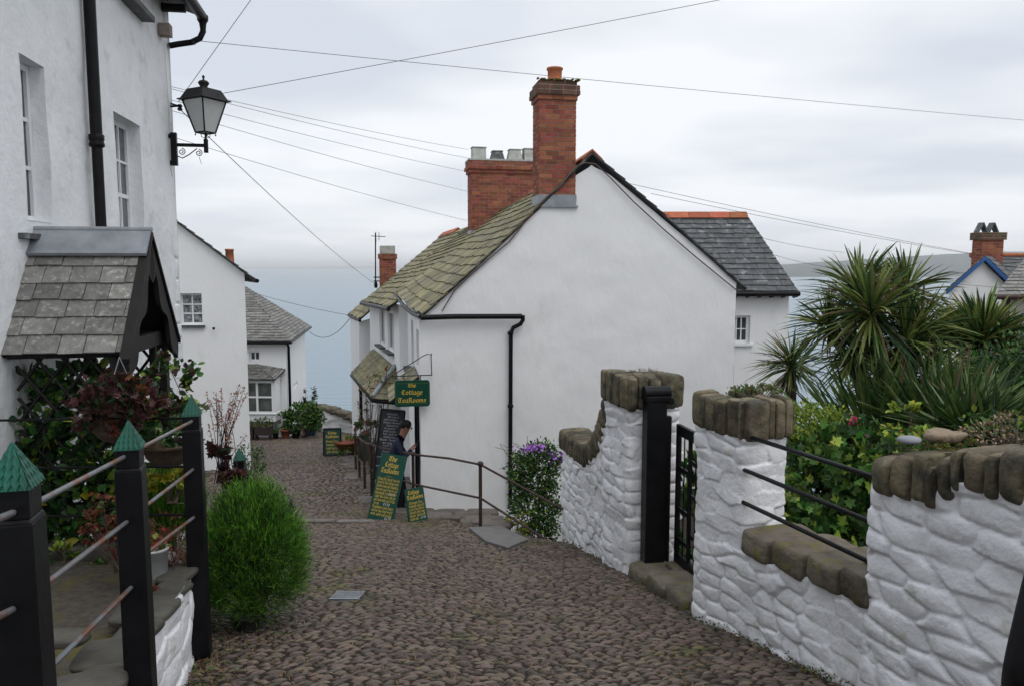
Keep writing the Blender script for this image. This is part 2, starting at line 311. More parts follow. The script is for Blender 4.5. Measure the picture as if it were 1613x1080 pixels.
def roof(p00, p10, p11, p01, mats, name='roof', parent=None, w=.25, gauge=.2, th=.012, sag=0, seed=0, jit=.012, under=True, **kw):
    """slates laid one by one: p00-p10 is the eave, p01-p11 the ridge"""
    rs = random.Random(seed); p00, p10, p11, p01 = [np.array(p, float) for p in (p00, p10, p11, p01)]
    nrm = np.cross(p10-p00, (p01-p00) if np.linalg.norm(p01-p00) > .1 else (p11-p00)); nrm /= np.linalg.norm(nrm)
    if nrm[2] < 0: nrm = -nrm
    H = max(np.linalg.norm(p01-p00), np.linalg.norm(p11-p10)); rows = max(2, int(round(H/gauge)))
    L0 = max(np.linalg.norm(p10-p00), np.linalg.norm(p11-p01)); ex = (p10-p00)/(np.linalg.norm(p10-p00)+1e-9)
    o = (p00+p01)/2
    def B(u, v):
        q = (p00*(1-u)+p10*u)*(1-v)+(p01*(1-u)+p11*u)*v
        return q - np.array([0, 0, sag*math.sin(math.pi*v)*1.0])
    def sx_(P): return float(np.dot(P-p00, ex))
    mb = MB()
    for r in range(rows):
        v0 = r/rows; v1 = min(1, (r+1.35)/rows); l0, r0 = sx_(B(0, v0)), sx_(B(1, v0)); l1, r1 = sx_(B(0, v1)), sx_(B(1, v1))
        x = min(l0, l1)-w*(.5 if r % 2 else 0)-rs.random()*.1*w
        while x < max(r0, r1):
            ww = w*rs.uniform(.78, 1.22); a0, b0 = max(x, l0), min(x+ww-.006, r0); a1, b1 = max(x, l1), min(x+ww-.006, r1); x += ww
            if b0-a0 < .02 and b1-a1 < .02: continue
            b0 = max(b0, a0); b1 = max(b1, a1)
            pt = lambda xx, vv, l, rr: B((xx-l)/max(rr-l, 1e-6), vv)
            j = rs.uniform(-jit, jit); dv = ex*0+ (p01-p00 if np.linalg.norm(p01-p00) > .1 else p11-p10); dv = dv/np.linalg.norm(dv)*j
            t = th*rs.uniform(.7, 1.5); lift = nrm*(th*1.9+rs.uniform(0, .006)); lift2 = nrm*(th*.2)
            q = [pt(a0, v0, l0, r0)+dv+lift, pt(b0, v0, l0, r0)+dv+lift+nrm*rs.uniform(-.004, .004), pt(b1, v1, l1, r1)+lift2, pt(a1, v1, l1, r1)+lift2]
            mb.hexa([*[a-nrm*t for a in q], *q])
    if under:
        q = [p00, p10, p11, p01]; k = 10
        for i in range(k):
            a, b = i/k, (i+1)/k; qq = [B(0, a), B(1, a), B(1, b), B(0, b)]; mb.hexa([*[x-nrm*.028 for x in qq], *[x-nrm*.004 for x in qq]], 1)
    return mb.build(name, [mats, blackmat], parent, **kw)
def bricks(fr, s0, s1, n0, n1, z0, z1, parent, name='chimney', h=.075, L=.225, m=None, mb=None, build=True, mi=0):
    m = m or brick; mb = mb or MB(); rs = random.Random(int(abs(s0*100)+z1*10)); g = .011
    mb.box(fr, s0+.006, s1-.006, n0+.006, n1-.006, z0, z1-.002, 1)
    k = 0; z = z0
    rows = max(1, int(round((z1-z0)/h))); hh = (z1-z0)/rows
    for r in range(rows):
        z = z0+r*hh
        for side in range(4):
            a, b = (s0, s1) if side % 2 == 0 else (n0, n1); x = a-(L/2 if (r+side) % 2 else 0)
            while x < b-.01:
                xa, xb = max(x, a), min(x+L-g, b); x += L
                if xb-xa < .03: continue
                j = rs.uniform(-.002, .003); d = .03
                if side == 0: mb.box(fr, xa, xb, n1-d, n1+j, z, z+hh-g, mi)
                elif side == 2: mb.box(fr, xa, xb, n0-j, n0+d, z, z+hh-g, mi)
                elif side == 1: mb.box(fr, s1-d, s1+j+.001, xa+.001, xb-.001, z+.0005, z+hh-g-.0005, mi)
                else: mb.box(fr, s0-j-.001, s0+d, xa+.001, xb-.001, z+.0005, z+hh-g-.0005, mi)
    return mb.build(name, [m, mortar, brick_d], parent) if build else mb
# rounded stones
_q = []
for ax in range(3):
    for sg in (-1, 1):
        n5 = 9; g = np.sin(np.linspace(-1, 1, n5)*math.pi/2*.92)/math.sin(math.pi/2*.92); a, b = np.meshgrid(g, g, indexing='ij'); c = np.full_like(a, sg)
        pts = [a, b, c] if ax == 2 else ([c, a, b] if ax == 0 else [b, c, a]); _q.append(np.stack([p.ravel() for p in pts], 1))
def stone(mb, c, dims, ax=None, seed=0, p=4.5, rough=.06, mi=0):
    """pebble-worn block; ax = 3 unit vectors"""
    ax = np.array(ax if ax is not None else np.eye(3), float); c = np.array(c, float); dims = np.array(dims)/2
    for k, q in enumerate(_q):
        d = q/((np.abs(q)**p).sum(1)**(1/p))[:, None]
        r = 1+rough*2*(vnoise(d[:, 0]*1.7+seed*3.1+5, d[:, 1]*1.7+d[:, 2]*1.3+seed)-.5)+rough*.8*(vnoise(d[:, 0]*4+seed*7+3, d[:, 2]*4+d[:, 1]*3)-.5)
        w = c+(d*r[:, None]*dims) @ ax; n = 9
        mb.add(w, [(i*n+j, (i+1)*n+j, (i+1)*n+j+1, i*n+j+1) for i in range(n-1) for j in range(n-1)], mi, True)
def rubble(name, outline, zb, zt, parent, seed=0, step=.016, cw=.30, ch=.14, amp=.035, mats=None, closed=True, cap=True, corner=.05, **kw):
    """whitewashed rubble: vertical skin round a plan outline, pushed out by rounded stones"""
    P = [np.array(p, float) for p in outline]; segs = []; n = len(P); m = n if closed else n-1
    pts = []; nr = []
    for i in range(m):
        a, b = P[i], P[(i+1) % n]; L = np.linalg.norm(b-a); k = max(2, int(L/step)); d = (b-a)/L
        for t in np.arange(k)/k: pts.append(a+(b-a)*t); nr.append((d[1], -d[0]))
    if not closed: pts.append(P[-1]); nr.append(nr[-1])
    pts = np.array(pts); nr = np.array(nr); K = len(pts)
    rr = int(corner/step)
    if rr > 0:        # soften corners
        for _ in range(2):
            if closed:
                pts = sum(np.roll(pts, k, 0) for k in range(-rr, rr+1))/(2*rr+1); nr = sum(np.roll(nr, k, 0) for k in range(-rr, rr+1))/(2*rr+1)
            else:
                q = pts.copy(); w = nr.copy()
                for i in range(rr, K-rr): q[i] = pts[i-rr:i+rr+1].mean(0); w[i] = nr[i-rr:i+rr+1].mean(0)
                pts, nr = q, w
        nr = nr/np.linalg.norm(nr, axis=1)[:, None]
    sl = np.concatenate([[0], np.cumsum(np.linalg.norm(np.diff(pts, axis=0), axis=1))])
    zbv = np.array([zb(*p) for p in pts]); ztv = np.array([zt(*p) for p in pts]); Hn = max(4, int((ztv-zbv).max()/step))
    T = np.linspace(0, 1, Hn+1); Sg = np.repeat(sl[:, None], Hn+1, 1); Zg = zbv[:, None]+(ztv-zbv)[:, None]*T[None]
    D = stonef(Sg, Zg+.25*Sg*0, cw, ch, seed, amp)
    jag = .006*(vnoise(sl*14, sl*0, seed+2)-.5)*2; Zg[:, -1] += jag
    V = np.stack([pts[:, 0][:, None]+nr[:, 0][:, None]*D, pts[:, 1][:, None]+nr[:, 1][:, None]*D, Zg], -1).reshape(-1, 3)
    I = np.arange(K if closed else K-1)[:, None]; J = np.arange(Hn)[None]; I2 = (I+1) % K; h = Hn+1
    Fq = np.stack([I*h+J, I2*h+J, I2*h+J+1, I*h+J+1], -1).reshape(-1, 4)
    if cap and closed:       # a strip cap folded to the middle
        ci = len(V); cx = pts.mean(0)
        inner = pts*0.5+cx*0.5 if False else pts-nr*.08
        V = np.concatenate([V, np.stack([inner[:, 0], inner[:, 1], ztv-.004], -1)])
        Ii = np.arange(K); Fc = np.stack([Ii*h+Hn, ((Ii+1) % K)*h+Hn, ci+(Ii+1) % K, ci+Ii], -1); Fq = np.concatenate([Fq, Fc])
    return fast(name, V, Fq, mats or white_rough, parent, True, **kw)
# ---- plants
def rnd_dirs(n, rng): d = rng.normal(size=(n, 3)); return d/np.linalg.norm(d, axis=1)[:, None]
TPL = {
 'oval': (np.array([[0, 0, 0], [.28, .3, .03], [.3, .62, .03], [0, 1, -.06], [-.3, .62, .03], [-.28, .3, .03], [0, .45, -.05]]), [(0, 1, 6, 0), (1, 2, 6, 1), (2, 3, 6, 2), (3, 4, 6, 3), (4, 5, 6, 4), (5, 0, 6, 5)]),
 'lobed': (np.array([[0, 0, 0], [.5, .1, .03], [.32, .35, 0], [.55, .6, .03], [.2, .65, 0], [0, 1, -.08], [-.2, .65, 0], [-.55, .6, .03], [-.32, .35, 0], [-.5, .1, .03], [0, .4, -.06]]), None),
 'blade': (np.array([[-.5, 0, 0], [.5, 0, 0], [.38, .5, .04], [-.38, .5, .04], [.05, 1, -.06], [-.05, 1, -.06]]), [(0, 1, 2, 3), (3, 2, 4, 5)])}
t_, _ = TPL['lobed']; TPL['lobed'] = (t_, [(i, (i+1) % 10, 10) for i in range(10)])
t_, f_ = TPL['oval']; TPL['oval'] = (t_, [(i, (i+1) % 6, 6) for i in range(6)])
def leaves(name, C, D, size, mats, parent, rng, tpl='oval', aspect=1.0, mi=None, **kw):
    C = np.asarray(C); D = np.asarray(D, float); n = len(C); D = D/np.linalg.norm(D, axis=1)[:, None]
    Rn = rnd_dirs(n, rng); Rn[:, 2] += .6; X = np.cross(D, Rn); X /= np.linalg.norm(X, axis=1)[:, None]; Z = np.cross(X, D)
    T, F = TPL[tpl]; sz = np.broadcast_to(size, (n,))*rng.uniform(.65, 1.25, n)
    V = C[:, None]+sz[:, None, None]*(T[None, :, 0:1]*aspect*X[:, None]+T[None, :, 1:2]*D[:, None]+T[None, :, 2:3]*Z[:, None])
    F = np.array(F); FF = (np.arange(n)[:, None, None]*len(T)+F[None]).reshape(-1, F.shape[1])
    m2 = None if mi is None else np.repeat(mi, len(F))
    return fast(name, V.reshape(-1, 3), FF, mats, parent, False, mi=m2, **kw)
def straps(name, O, D, L, W, droop, mats, parent, rng, k=6, mi=None, fold=.25, **kw):
    O = np.asarray(O, float); D = np.asarray(D, float); n = len(O); D = D/np.linalg.norm(D, axis=1)[:, None]; L = np.broadcast_to(L, (n,)); W = np.broadcast_to(W, (n,)); droop = np.broadcast_to(droop, (n,))
    t = np.linspace(0, 1, k); P = O[:, None]+D[:, None]*(L[:, None]*t[None])[..., None]; P[..., 2] -= (droop*L)[:, None]*t[None]**2.2
    sd_ = np.cross(D, np.array([0, 0, 1.])+.35*rng.normal(size=(n, 3))); sd_ /= np.linalg.norm(sd_, axis=1)[:, None]
    up_ = np.cross(sd_, D)
    wt = np.interp(t, [0, .15, .5, .85, 1], [.55, .8, 1, .55, .04]); half = .5*W[:, None]*wt[None]
    A = P-sd_[:, None]*half[..., None]; B = P+sd_[:, None]*half[..., None]; Cc = P-up_[:, None]*(half*fold*2)[..., None]
    V = np.stack([A, Cc, B], 2).reshape(-1, 3); I = np.arange(n)[:, None, None]*(3*k)+np.arange(k-1)[None, :, None]*3; I = I.reshape(-1, 1)
    F = np.concatenate([np.concatenate([I, I+1, I+4, I+3], 1), np.concatenate([I+1, I+2, I+5, I+4], 1)])
    m2 = None if mi is None else np.concatenate([np.repeat(mi, k-1)]*2)
    return fast(name, V, F, mats, parent, False, mi=m2, **kw)
def blobs(rng, ells, n, shell=.55, clump=.12):
    """points spread in clumps through ellipsoids; returns points and outward directions"""
    vol = np.array([e[3]*e[4]*e[5] for e in ells])**(2/3); pr_ = vol/vol.sum(); nc = max(6, n//22); C = []; Dd = []
    idx = rng.choice(len(ells), nc, p=pr_)
    d = rnd_dirs(nc, rng); r = shell+(1-shell)*rng.random(nc)**.6
    r *= 1+.22*(vnoise(d[:, 0]*2.3+9, d[:, 1]*2.3+d[:, 2]*1.9+4, idx.sum() % 50)-.5)
    E = np.array(ells)[idx]; cc = E[:, :3]+d*r[:, None]*E[:, 3:6]
    k = rng.integers(0, nc, n); P = cc[k]+rng.normal(size=(n, 3))*clump*E[k, 3:6]; O = d[k]+rng.normal(size=(n, 3))*.55+np.array([0, 0, .25])
    return P, O, cc
def shrub(name, label, cat, base, ells, n, size, mats, seed, tpl='oval', aspect=1, group=None, stems=12, clump=.13, shell=.5, mix=None, stemr=.008, partname='foliage', up=0.0):
    rng = np.random.default_rng(seed); root = thing(name, label, cat, base, group)
    P, O, cc = blobs(rng, ells, n, shell, clump); O = O+np.array([0, 0, up]); ms = mats if isinstance(mats, list) else [mats]; mi = None
    if len(ms) > 1: mi = rng.choice(len(ms), n, p=mix)
    leaves(partname, P, O, size, ms, root, rng, tpl, aspect, mi)
    if stems:
        mb = MB(); b = np.array(base, float)
        for i in rng.integers(0, len(cc), stems):
            q = cc[i]; mid = (b+q)/2+rng.normal(size=3)*.05; mb.tube([b+rng.normal(size=3)*[.03, .03, 0], mid, q], [stemr*1.6, stemr, stemr*.5], 5, 0, False)
        mb.build('stem', bark, root)
    return root
def wire(name, pts, label, r=.008, sag=0.0, group='overhead cables', m=None, k=18):
    a, b = np.array(pts[0]), np.array(pts[-1])
    if len(pts) == 2: q = [a+(b-a)*t-np.array([0, 0, sag*4*t*(1-t)]) for t in np.linspace(0, 1, k)]
    else: q = pts
    mb = MB(); mb.tube(q, r*.62, 5, 0, False); return mb.build(name, m or cable_m, None, label=label, cat='cable', group=group)
# ---- broad-nib lettering
GL = {
'a': (.75, [[(.6, .95), (.2, .95), (.05, .6), (.1, .15), (.3, 0), (.6, .3)], [(.6, .95), (.6, .1), (.72, 0)]]), 'b': (.75, [[(.08, 1.5), (.08, .1), (.35, 0), (.65, .2), (.65, .75), (.4, .95), (.08, .7)]]),
'c': (.65, [[(.6, .85), (.35, 1), (.08, .75), (.08, .25), (.3, 0), (.6, .12)]]), 'd': (.75, [[(.15, 1.5), (.65, 1.05), (.65, .2), (.35, 0), (.08, .2), (.08, .75), (.35, .95), (.62, .7)]]),
'e': (.65, [[(.1, .5), (.58, .62), (.5, .92), (.3, 1), (.08, .75), (.08, .25), (.3, 0), (.6, .15)]]), 'f': (.5, [[(.5, 1.45), (.3, 1.5), (.2, 1.3), (.2, 0)], [(0, .95), (.45, .95)]]),
'g': (.75, [[(.6, .9), (.3, 1), (.08, .7), (.08, .3), (.3, .1), (.6, .35)], [(.62, .95), (.62, -.3), (.35, -.5), (.05, -.35)]]), 'h': (.75, [[(.1, 1.5), (.1, 0)], [(.1, .7), (.4, 1), (.62, .8), (.62, 0), (.5, -.15)]]),
'i': (.35, [[(.15, 1), (.15, .1), (.28, 0)], [(.15, 1.3), (.2, 1.38)]]), 'j': (.35, [[(.2, 1), (.2, -.3), (0, -.45)], [(.2, 1.3), (.25, 1.38)]]), 'k': (.7, [[(.1, 1.5), (.1, 0)], [(.55, 1), (.12, .5), (.6, 0)]]),
'l': (.35, [[(.12, 1.5), (.12, .1), (.28, 0)]]), 'm': (1.1, [[(.1, 1), (.1, 0)], [(.1, .75), (.35, 1), (.5, .8), (.5, 0)], [(.5, .75), (.78, 1), (.92, .8), (.92, .1), (1.02, 0)]]),
'n': (.75, [[(.1, 1), (.1, 0)], [(.1, .75), (.4, 1), (.6, .8), (.6, .1), (.7, 0)]]), 'o': (.75, [[(.35, 1), (.08, .75), (.08, .25), (.35, 0), (.62, .25), (.62, .75), (.35, 1)]]),
'p': (.75, [[(.1, 1), (.1, -.5)], [(.1, .8), (.4, 1), (.62, .75), (.62, .2), (.35, 0), (.1, .15)]]), 'q': (.75, [[(.62, 1), (.62, -.5)], [(.62, .8), (.35, 1), (.08, .75), (.08, .2), (.35, 0), (.62, .2)]]),
'r': (.55, [[(.1, 1), (.1, 0)], [(.1, .7), (.3, .98), (.52, .9)]]), 's': (.6, [[(.52, .9), (.25, 1), (.08, .75), (.5, .35), (.4, .05), (.05, .08)]]), 't': (.5, [[(.2, 1.35), (.2, .15), (.32, 0), (.48, .1)], [(0, .95), (.45, .95)]]),
'u': (.75, [[(.1, 1), (.1, .2), (.3, 0), (.6, .25)], [(.6, 1), (.6, .1), (.72, 0)]]), 'v': (.65, [[(.05, 1), (.3, 0), (.58, 1)]]), 'w': (1, [[(.05, 1), (.25, 0), (.48, .9), (.7, 0), (.92, 1)]]), 'x': (.6, [[(.05, 1), (.55, 0)], [(.55, 1), (.05, 0)]]),
'y': (.7, [[(.08, 1), (.1, .3), (.3, .1), (.58, .35)], [(.6, 1), (.6, -.25), (.3, -.5), (.05, -.38)]]), 'z': (.6, [[(.05, .98), (.55, .98), (.05, .02), (.58, .02)]]),
'T': (1, [[(.0, 1.2), (.1, 1.45), (.95, 1.45)], [(.35, 1.4), (.1, .9), (.12, .3), (.45, 0), (.85, .15)], [(.6, 1.4), (.6, .3)]]), 'C': (.95, [[(.85, 1.3), (.45, 1.5), (.08, 1), (.1, .35), (.45, 0), (.88, .2)], [(.4, 1.3), (.4, .25)]]),
'R': (1, [[(.2, 1.45), (.2, 0), (0, .05)], [(0, 1.3), (.55, 1.5), (.8, 1.15), (.5, .8), (.2, .8)], [(.5, .8), (.8, .1), (1, 0)]]), 'S': (.8, [[(.7, 1.35), (.35, 1.5), (.08, 1.15), (.62, .55), (.5, .08), (.05, .15)]]),
'J': (.6, [[(.1, 1.45), (.45, 1.45), (.45, .2), (.1, 0)]]), 'W': (1.2, [[(.05, 1.45), (.3, 0), (.58, 1.3), (.85, 0), (1.1, 1.45)]]), 'L': (.8, [[(.15, 1.45), (.15, .05), (.7, .1)]]), 'P': (.85, [[(.15, 1.45), (.15, 0)], [(.05, 1.4), (.55, 1.45), (.7, 1.1), (.45, .75), (.15, .75)]]),
'F': (.8, [[(.15, 1.45), (.15, 0)], [(.1, 1.42), (.75, 1.42)], [(.15, .8), (.55, .8)]]), 'B': (.85, [[(.15, 1.45), (.15, 0), (.55, .05), (.7, .4), (.4, .8), (.6, 1.15), (.4, 1.45), (.1, 1.45)]]), 'H': (.95, [[(.12, 1.45), (.12, 0)], [(.8, 1.45), (.8, 0)], [(.12, .75), (.8, .75)]]),
'.': (.3, [[(.1, .05), (.14, .1)]]), ',': (.3, [[(.14, .08), (.05, -.2)]]), '-': (.45, [[(.05, .5), (.38, .55)]]), '&': (.8, [[(.75, .1), (.25, .95), (.4, 1.3), (.55, 1), (.1, .4), (.3, 0), (.7, .5)]]), '~': (2.2, [[(0, .4), (.6, .6), (1.2, .4), (2.0, .6)]]),
'0': (.7, [[(.35, 1.3), (.08, .9), (.08, .35), (.35, 0), (.6, .35), (.6, .9), (.35, 1.3)]]), '1': (.45, [[(.08, 1.05), (.25, 1.3), (.25, 0)]]), '2': (.65, [[(.08, 1.1), (.35, 1.3), (.55, 1), (.08, .03), (.6, .03)]]), '3': (.65, [[(.08, 1.2), (.5, 1.2), (.28, .75), (.55, .4), (.35, 0), (.05, .1)]]),
'4': (.7, [[(.45, 0), (.45, 1.3), (.05, .4), (.65, .4)]]), '5': (.65, [[(.55, 1.28), (.12, 1.28), (.1, .75), (.5, .7), (.5, .15), (.08, .03)]]), '6': (.65, [[(.5, 1.25), (.1, .7), (.12, .1), (.5, .1), (.5, .6), (.12, .55)]]), '9': (.65, [[(.52, .75), (.15, .7), (.12, 1.2), (.5, 1.25), (.52, .3), (.15, 0)]]),
'\u00a3': (.75, [[(.6, 1.2), (.4, 1.35), (.22, 1.1), (.25, .1), (.05, .05), (.68, .08)], [(.05, .65), (.5, .65)]])}
def lettering(mb, txt, P, ex, ey, en, h, cx, y, nib=.20, bold=.07, mi=0, width=None, left=False):
    """write txt centred on cx at height y of a board: P origin, ex right, ey up, en out of the board"""
    ex, ey, en, P = [np.array(a, float) for a in (ex, ey, en, P)]
    wd = sum(GL[c][0] if c in GL else .45 for c in txt)+.12*len(txt); sc = h; xs = 1.0
    if width: xs = width/(wd*sc)
    x = (cx if left else cx-wd*sc*xs/2); a = R(38); nv = np.array([math.cos(a), math.sin(a)])*nib/2; i = 0
    for c in txt:
        if c in GL:
            w, st = GL[c]
            for line in st:
                for p, q in zip(line[:-1], line[1:]):
                    p, q = np.array(p), np.array(q); d = q-p; d = d/np.linalg.norm(d); pe = np.array([-d[1], d[0]])
                    k = nv if abs(np.dot(nv, pe)) > bold/2 else pe*bold/2
                    if np.dot(nv, pe) < 0: k = -nv if k is nv else k
                    pts = [p-k-d*.03, q-k+d*.03, q+k+d*.03, p+k-d*.03]; i += 1; o = .0012+.00025*(i % 9)
                    mb.poly([P+ex*(x+t[0]*sc*xs)+ey*(y+t[1]*sc)+en*o for t in pts], mi)
            x += (w+.12)*sc*xs
        else: x += .57*sc*xs
# ================================================================== SETTING
def interp(tab): xs, ys = zip(*tab); return lambda y: np.interp(y, xs, ys)
XL = interp([(-3, -1.6), (2, -1.65), (3.4, -1.8), (4.8, -2.15), (6, -3.2), (9, -4.6), (14, -6.2), (18, -7.4), (22, -8.6), (27, -10.5), (31, -9.6)])
XR = interp([(-3, 3.2), (3.3, 2.4), (4.3, 2.1), (5.8, 1.6), (7.5, 1.35), (9.2, .95), (9.6, .55), (10.9, -.38), (12, -1.35), (14.5, -2.5), (17, -3.3), (21, -4.3), (24, -4.9), (31, -6.3)])
def ground_z(X, Y): return G(Y)+.035*fbm(np.asarray(X)*.8, np.asarray(Y)*.8, 4, 2)
# ground: falls away to the shore behind the village
gy = np.concatenate([np.arange(-6, 34, 1.0), np.arange(34, 300, 8.0)]); gx = np.concatenate([np.arange(-90, -14, 8.0), np.arange(-14, 14, 1.0), np.arange(14, 120, 8.0)])
GX, GY = np.meshgrid(gx, gy, indexing='ij'); base = np.where(GY < 31, G(GY), np.maximum(-6.6-.55*(GY-31), -97))-1.1
drop = np.where((GX > 5) & (GY > 15), -.35*(GY-15), 0); GZ = np.maximum(base+drop+.6*fbm(GX*.15, GY*.15, 3, 3), -97); h = len(gy)
I = np.arange(len(gx)-1)[:, None]*h+np.arange(h-1)[None]; I = I.ravel()[:, None]
fast('ground', np.stack([GX, GY, GZ], -1).reshape(-1, 3), np.concatenate([I, I+h, I+h+1, I+1], 1), mat('rough_ground', (.05, .06, .03), (.08, .075, .05), 1.5, .95, .03, 12), None, True, kind='structure')
# sea
sm_ = bpy.data.materials.new('sea_water'); sm_.use_nodes = True; t = sm_.node_tree; b = t.nodes['Principled BSDF']
b.inputs['Base Color'].default_value = (.15, .215, .26, 1); b.inputs['Roughness'].default_value = .30; b.inputs['Specular IOR Level'].default_value = .22
tx = nn(t, 'ShaderNodeTexCoord'); mp = nn(t, 'ShaderNodeMapping'); mp.inputs[3].default_value = (.018, .07, 1); t.links.new(tx.outputs['Object'], mp.inputs[0])
n1 = nn(t, 'ShaderNodeTexNoise'); n1.inputs['Scale'].default_value = 1.6; n1.inputs['Detail'].default_value = 6; t.links.new(mp.outputs[0], n1.inputs['Vector'])
bp = nn(t, 'ShaderNodeBump'); bp.inputs['Distance'].default_value = 1.6; bp.inputs['Strength'].default_value = .8; t.links.new(n1.outputs[0], bp.inputs['Height']); t.links.new(bp.outputs[0], b.inputs['Normal'])
mb = MB(); mb.poly([(-60000, 60, -95), (60000, 60, -95), (60000, 60000, -95), (-60000, 60000, -95)]); mb.build('sea', sm_, None, kind='structure')
# far shores
def hills(name, u0, u1, prof, dist, depth, seed):
    us = np.linspace(u0, u1, 90); ds = np.linspace(0, 1, 9); V = []
    for u in us:
        top = at(u, np.interp(u, *zip(*prof)), dist+depth)
        zt = top[2]+26*float(fbm(u*.013, 0, seed, 3)); X = top[0]/(dist+depth)
        for d in ds:
            Y = dist+depth*d+200*float(fbm(u*.03, d, seed)); hh = -96+(zt+96)*math.sin(d*math.pi/2)**.8+24*float(fbm(u*.05, d*4, seed+2, 4))*math.sin(d*math.pi)
            V.append((X*Y, Y, hh))
        V.append((X*(dist+depth*1.4), dist+depth*1.4, -97))
    k = len(ds)+1; I = (np.arange(len(us)-1)[:, None]*k+np.arange(k-1)[None]).ravel()[:, None]
    return fast(name, np.array(V), np.concatenate([I, I+k, I+k+1, I+1], 1), mat('far_land', (.030, .050, .048), (.05, .07, .06), .004, .95), None, True, kind='structure')
hills('hills', 1130, 1900, [(1130, 424), (1200, 419), (1300, 413), (1400, 406), (1500, 400), (1560, 396), (1620, 396), (1900, 392)], 7000, 1500, 2)
hills('hills', 240, 800, [(240, 421), (500, 420), (620, 419), (720, 419.3), (800, 421)], 30000, 3000, 8)
# ------------------------------------------------------------------ lane
def ribbon(ya, yb, xl, xr, dy, nx, zf, skirt=1.4):
    ys = np.arange(ya, yb, dy); T = np.linspace(0, 1, nx); X = xl(ys)[:, None]*(1-T)+xr(ys)[:, None]*T; Y = np.repeat(ys[:, None], nx, 1); Z = zf(X, Y)
    X = np.concatenate([X[:, :1], X, X[:, -1:]], 1); Y = np.concatenate([Y[:, :1], Y, Y[:, -1:]], 1); Z = np.concatenate([Z[:, :1]-skirt, Z, Z[:, -1:]-skirt], 1)
    k = nx+2; I = (np.arange(len(ys)-1)[:, None]*k+np.arange(k-1)[None]).ravel()[:, None]
    return np.stack([X, Y, Z], -1).reshape(-1, 3), np.concatenate([I, I+1, I+k+1, I+k], 1)
def pebbles(cx, cy, cz, L, Wd, Hh, ang, rng, tilt=0.0):
    g = np.array([-1, -.82, -.45, 0, .45, .82, 1]); a, b = np.meshgrid(g, g, indexing='ij'); a = a.ravel(); b = b.ravel(); m = np.maximum(abs(a), abs(b)); rr = np.sqrt(a*a+b*b)+1e-9
    ua, ub = a/rr*m, b/rr*m; ua = ua*.62+a*.38; ub = ub*.62+b*.38; hz_ = 1.0-1.5*m**3.2-.12*m
    n = len(cx); X = ua[None]*L[:, None]/2*(1+.04*rng.normal(size=(n, 49))); Y = ub[None]*Wd[:, None]/2*(1+.05*rng.normal(size=(n, 49))); Z = hz_[None]*Hh[:, None]*(1+.04*rng.normal(size=(n, 49)))
    sk = rng.normal(size=n)*.22; Y = Y+X*sk[:, None]*.35; Z = Z+X*(rng.normal(size=n)*.06)[:, None]
    c, s = np.cos(ang)[:, None], np.sin(ang)[:, None]; V = np.stack([cx[:, None]+X*c-Y*s, cy[:, None]+X*s+Y*c, cz[:, None]+Z], -1).reshape(-1, 3)
    I = (np.arange(6)[:, None]*7+np.arange(6)[None]).ravel(); q = np.stack([I, I+7, I+8, I+1], -1); return V, (np.arange(n)[:, None, None]*49+q[None]).reshape(-1, 4)
V0, F0 = ribbon(-3, 31.5, XL, XR, .06, 60, lambda X, Y: ground_z(X, Y)+.006*fbm(X*11, Y*11, 1, 2))
PX = []; y = 3.6; rng = np.random.default_rng(3)
while y < 31:
    dy = (.038 if y < 14 else .070)*(1+.0*y); x = float(XL(y))+rng.random()*.1
    while x < XR(y):
        L = rng.uniform(.05, .145)*(1 if y < 14 else 1.25); bow = .20*math.sin(x*1.1+y*.25)+.10*math.sin(x*2.7+1+y*.6)
        edge = min(1, max(0, (x-float(XL(y)))/.45))
        if rng.random() < .35+.65*edge: PX.append((x+L/2, y+bow+rng.normal()*.009, L*.96, dy*rng.uniform(.56, .86), rng.uniform(.008, .018), .20*math.cos(x*1.1+y*.25)*1.1+.27*math.cos(x*2.7+1+y*.6)+rng.normal()*.13))
        x += L*.97
    y += dy
PX = np.array(PX); inn = (PX[:, 0] < XR(PX[:, 1])-.02) & (PX[:, 0] > XL(PX[:, 1])+.02) & (PX[:, 1] > 3.4); PX = PX[inn]
V1, F1 = pebbles(PX[:, 0], PX[:, 1], ground_z(PX[:, 0], PX[:, 1])+.002, PX[:, 2], PX[:, 3], PX[:, 4], PX[:, 5], rng)
# dry straw and leaf litter caught between the stones
ns = 4200; sy = 3.9+11*rng.random(ns)**1.5; sxr = rng.random(ns)**1.4; sX = XL(sy)+.08+(XR(sy)-XL(sy)-.2)*sxr; keep = vnoise(sX*1.6, sy*1.6, 6) > .38; sX, sy = sX[keep], sy[keep]; ns = len(sX)
th = rng.uniform(0, math.pi, ns); ll = rng.uniform(.004, .020, ns); ww = rng.uniform(.001, .003, ns); sz = ground_z(sX, sy)+.008+.012*rng.random(ns)
c, s = np.cos(th), np.sin(th); q = []
for a, b in ((-1, -1), (1, -1), (1, 1), (-1, 1)): q.append(np.stack([sX+a*ll*c-b*ww*s, sy+a*ll*s+b*ww*c, sz+a*.003], -1))
V2 = np.stack(q, 1).reshape(-1, 3); F2 = np.arange(ns*4).reshape(-1, 4)
Vr = np.concatenate([V0, V1, V2]); Fr_ = np.concatenate([F0, F1+len(V0), F2+len(V0)+len(V1)])
fast('road', Vr, Fr_, [soil, cobble, straw], None, True, mi=np.array([0]*len(F0)+[1]*len(F1)+[2]*len(F2)), kind='structure')
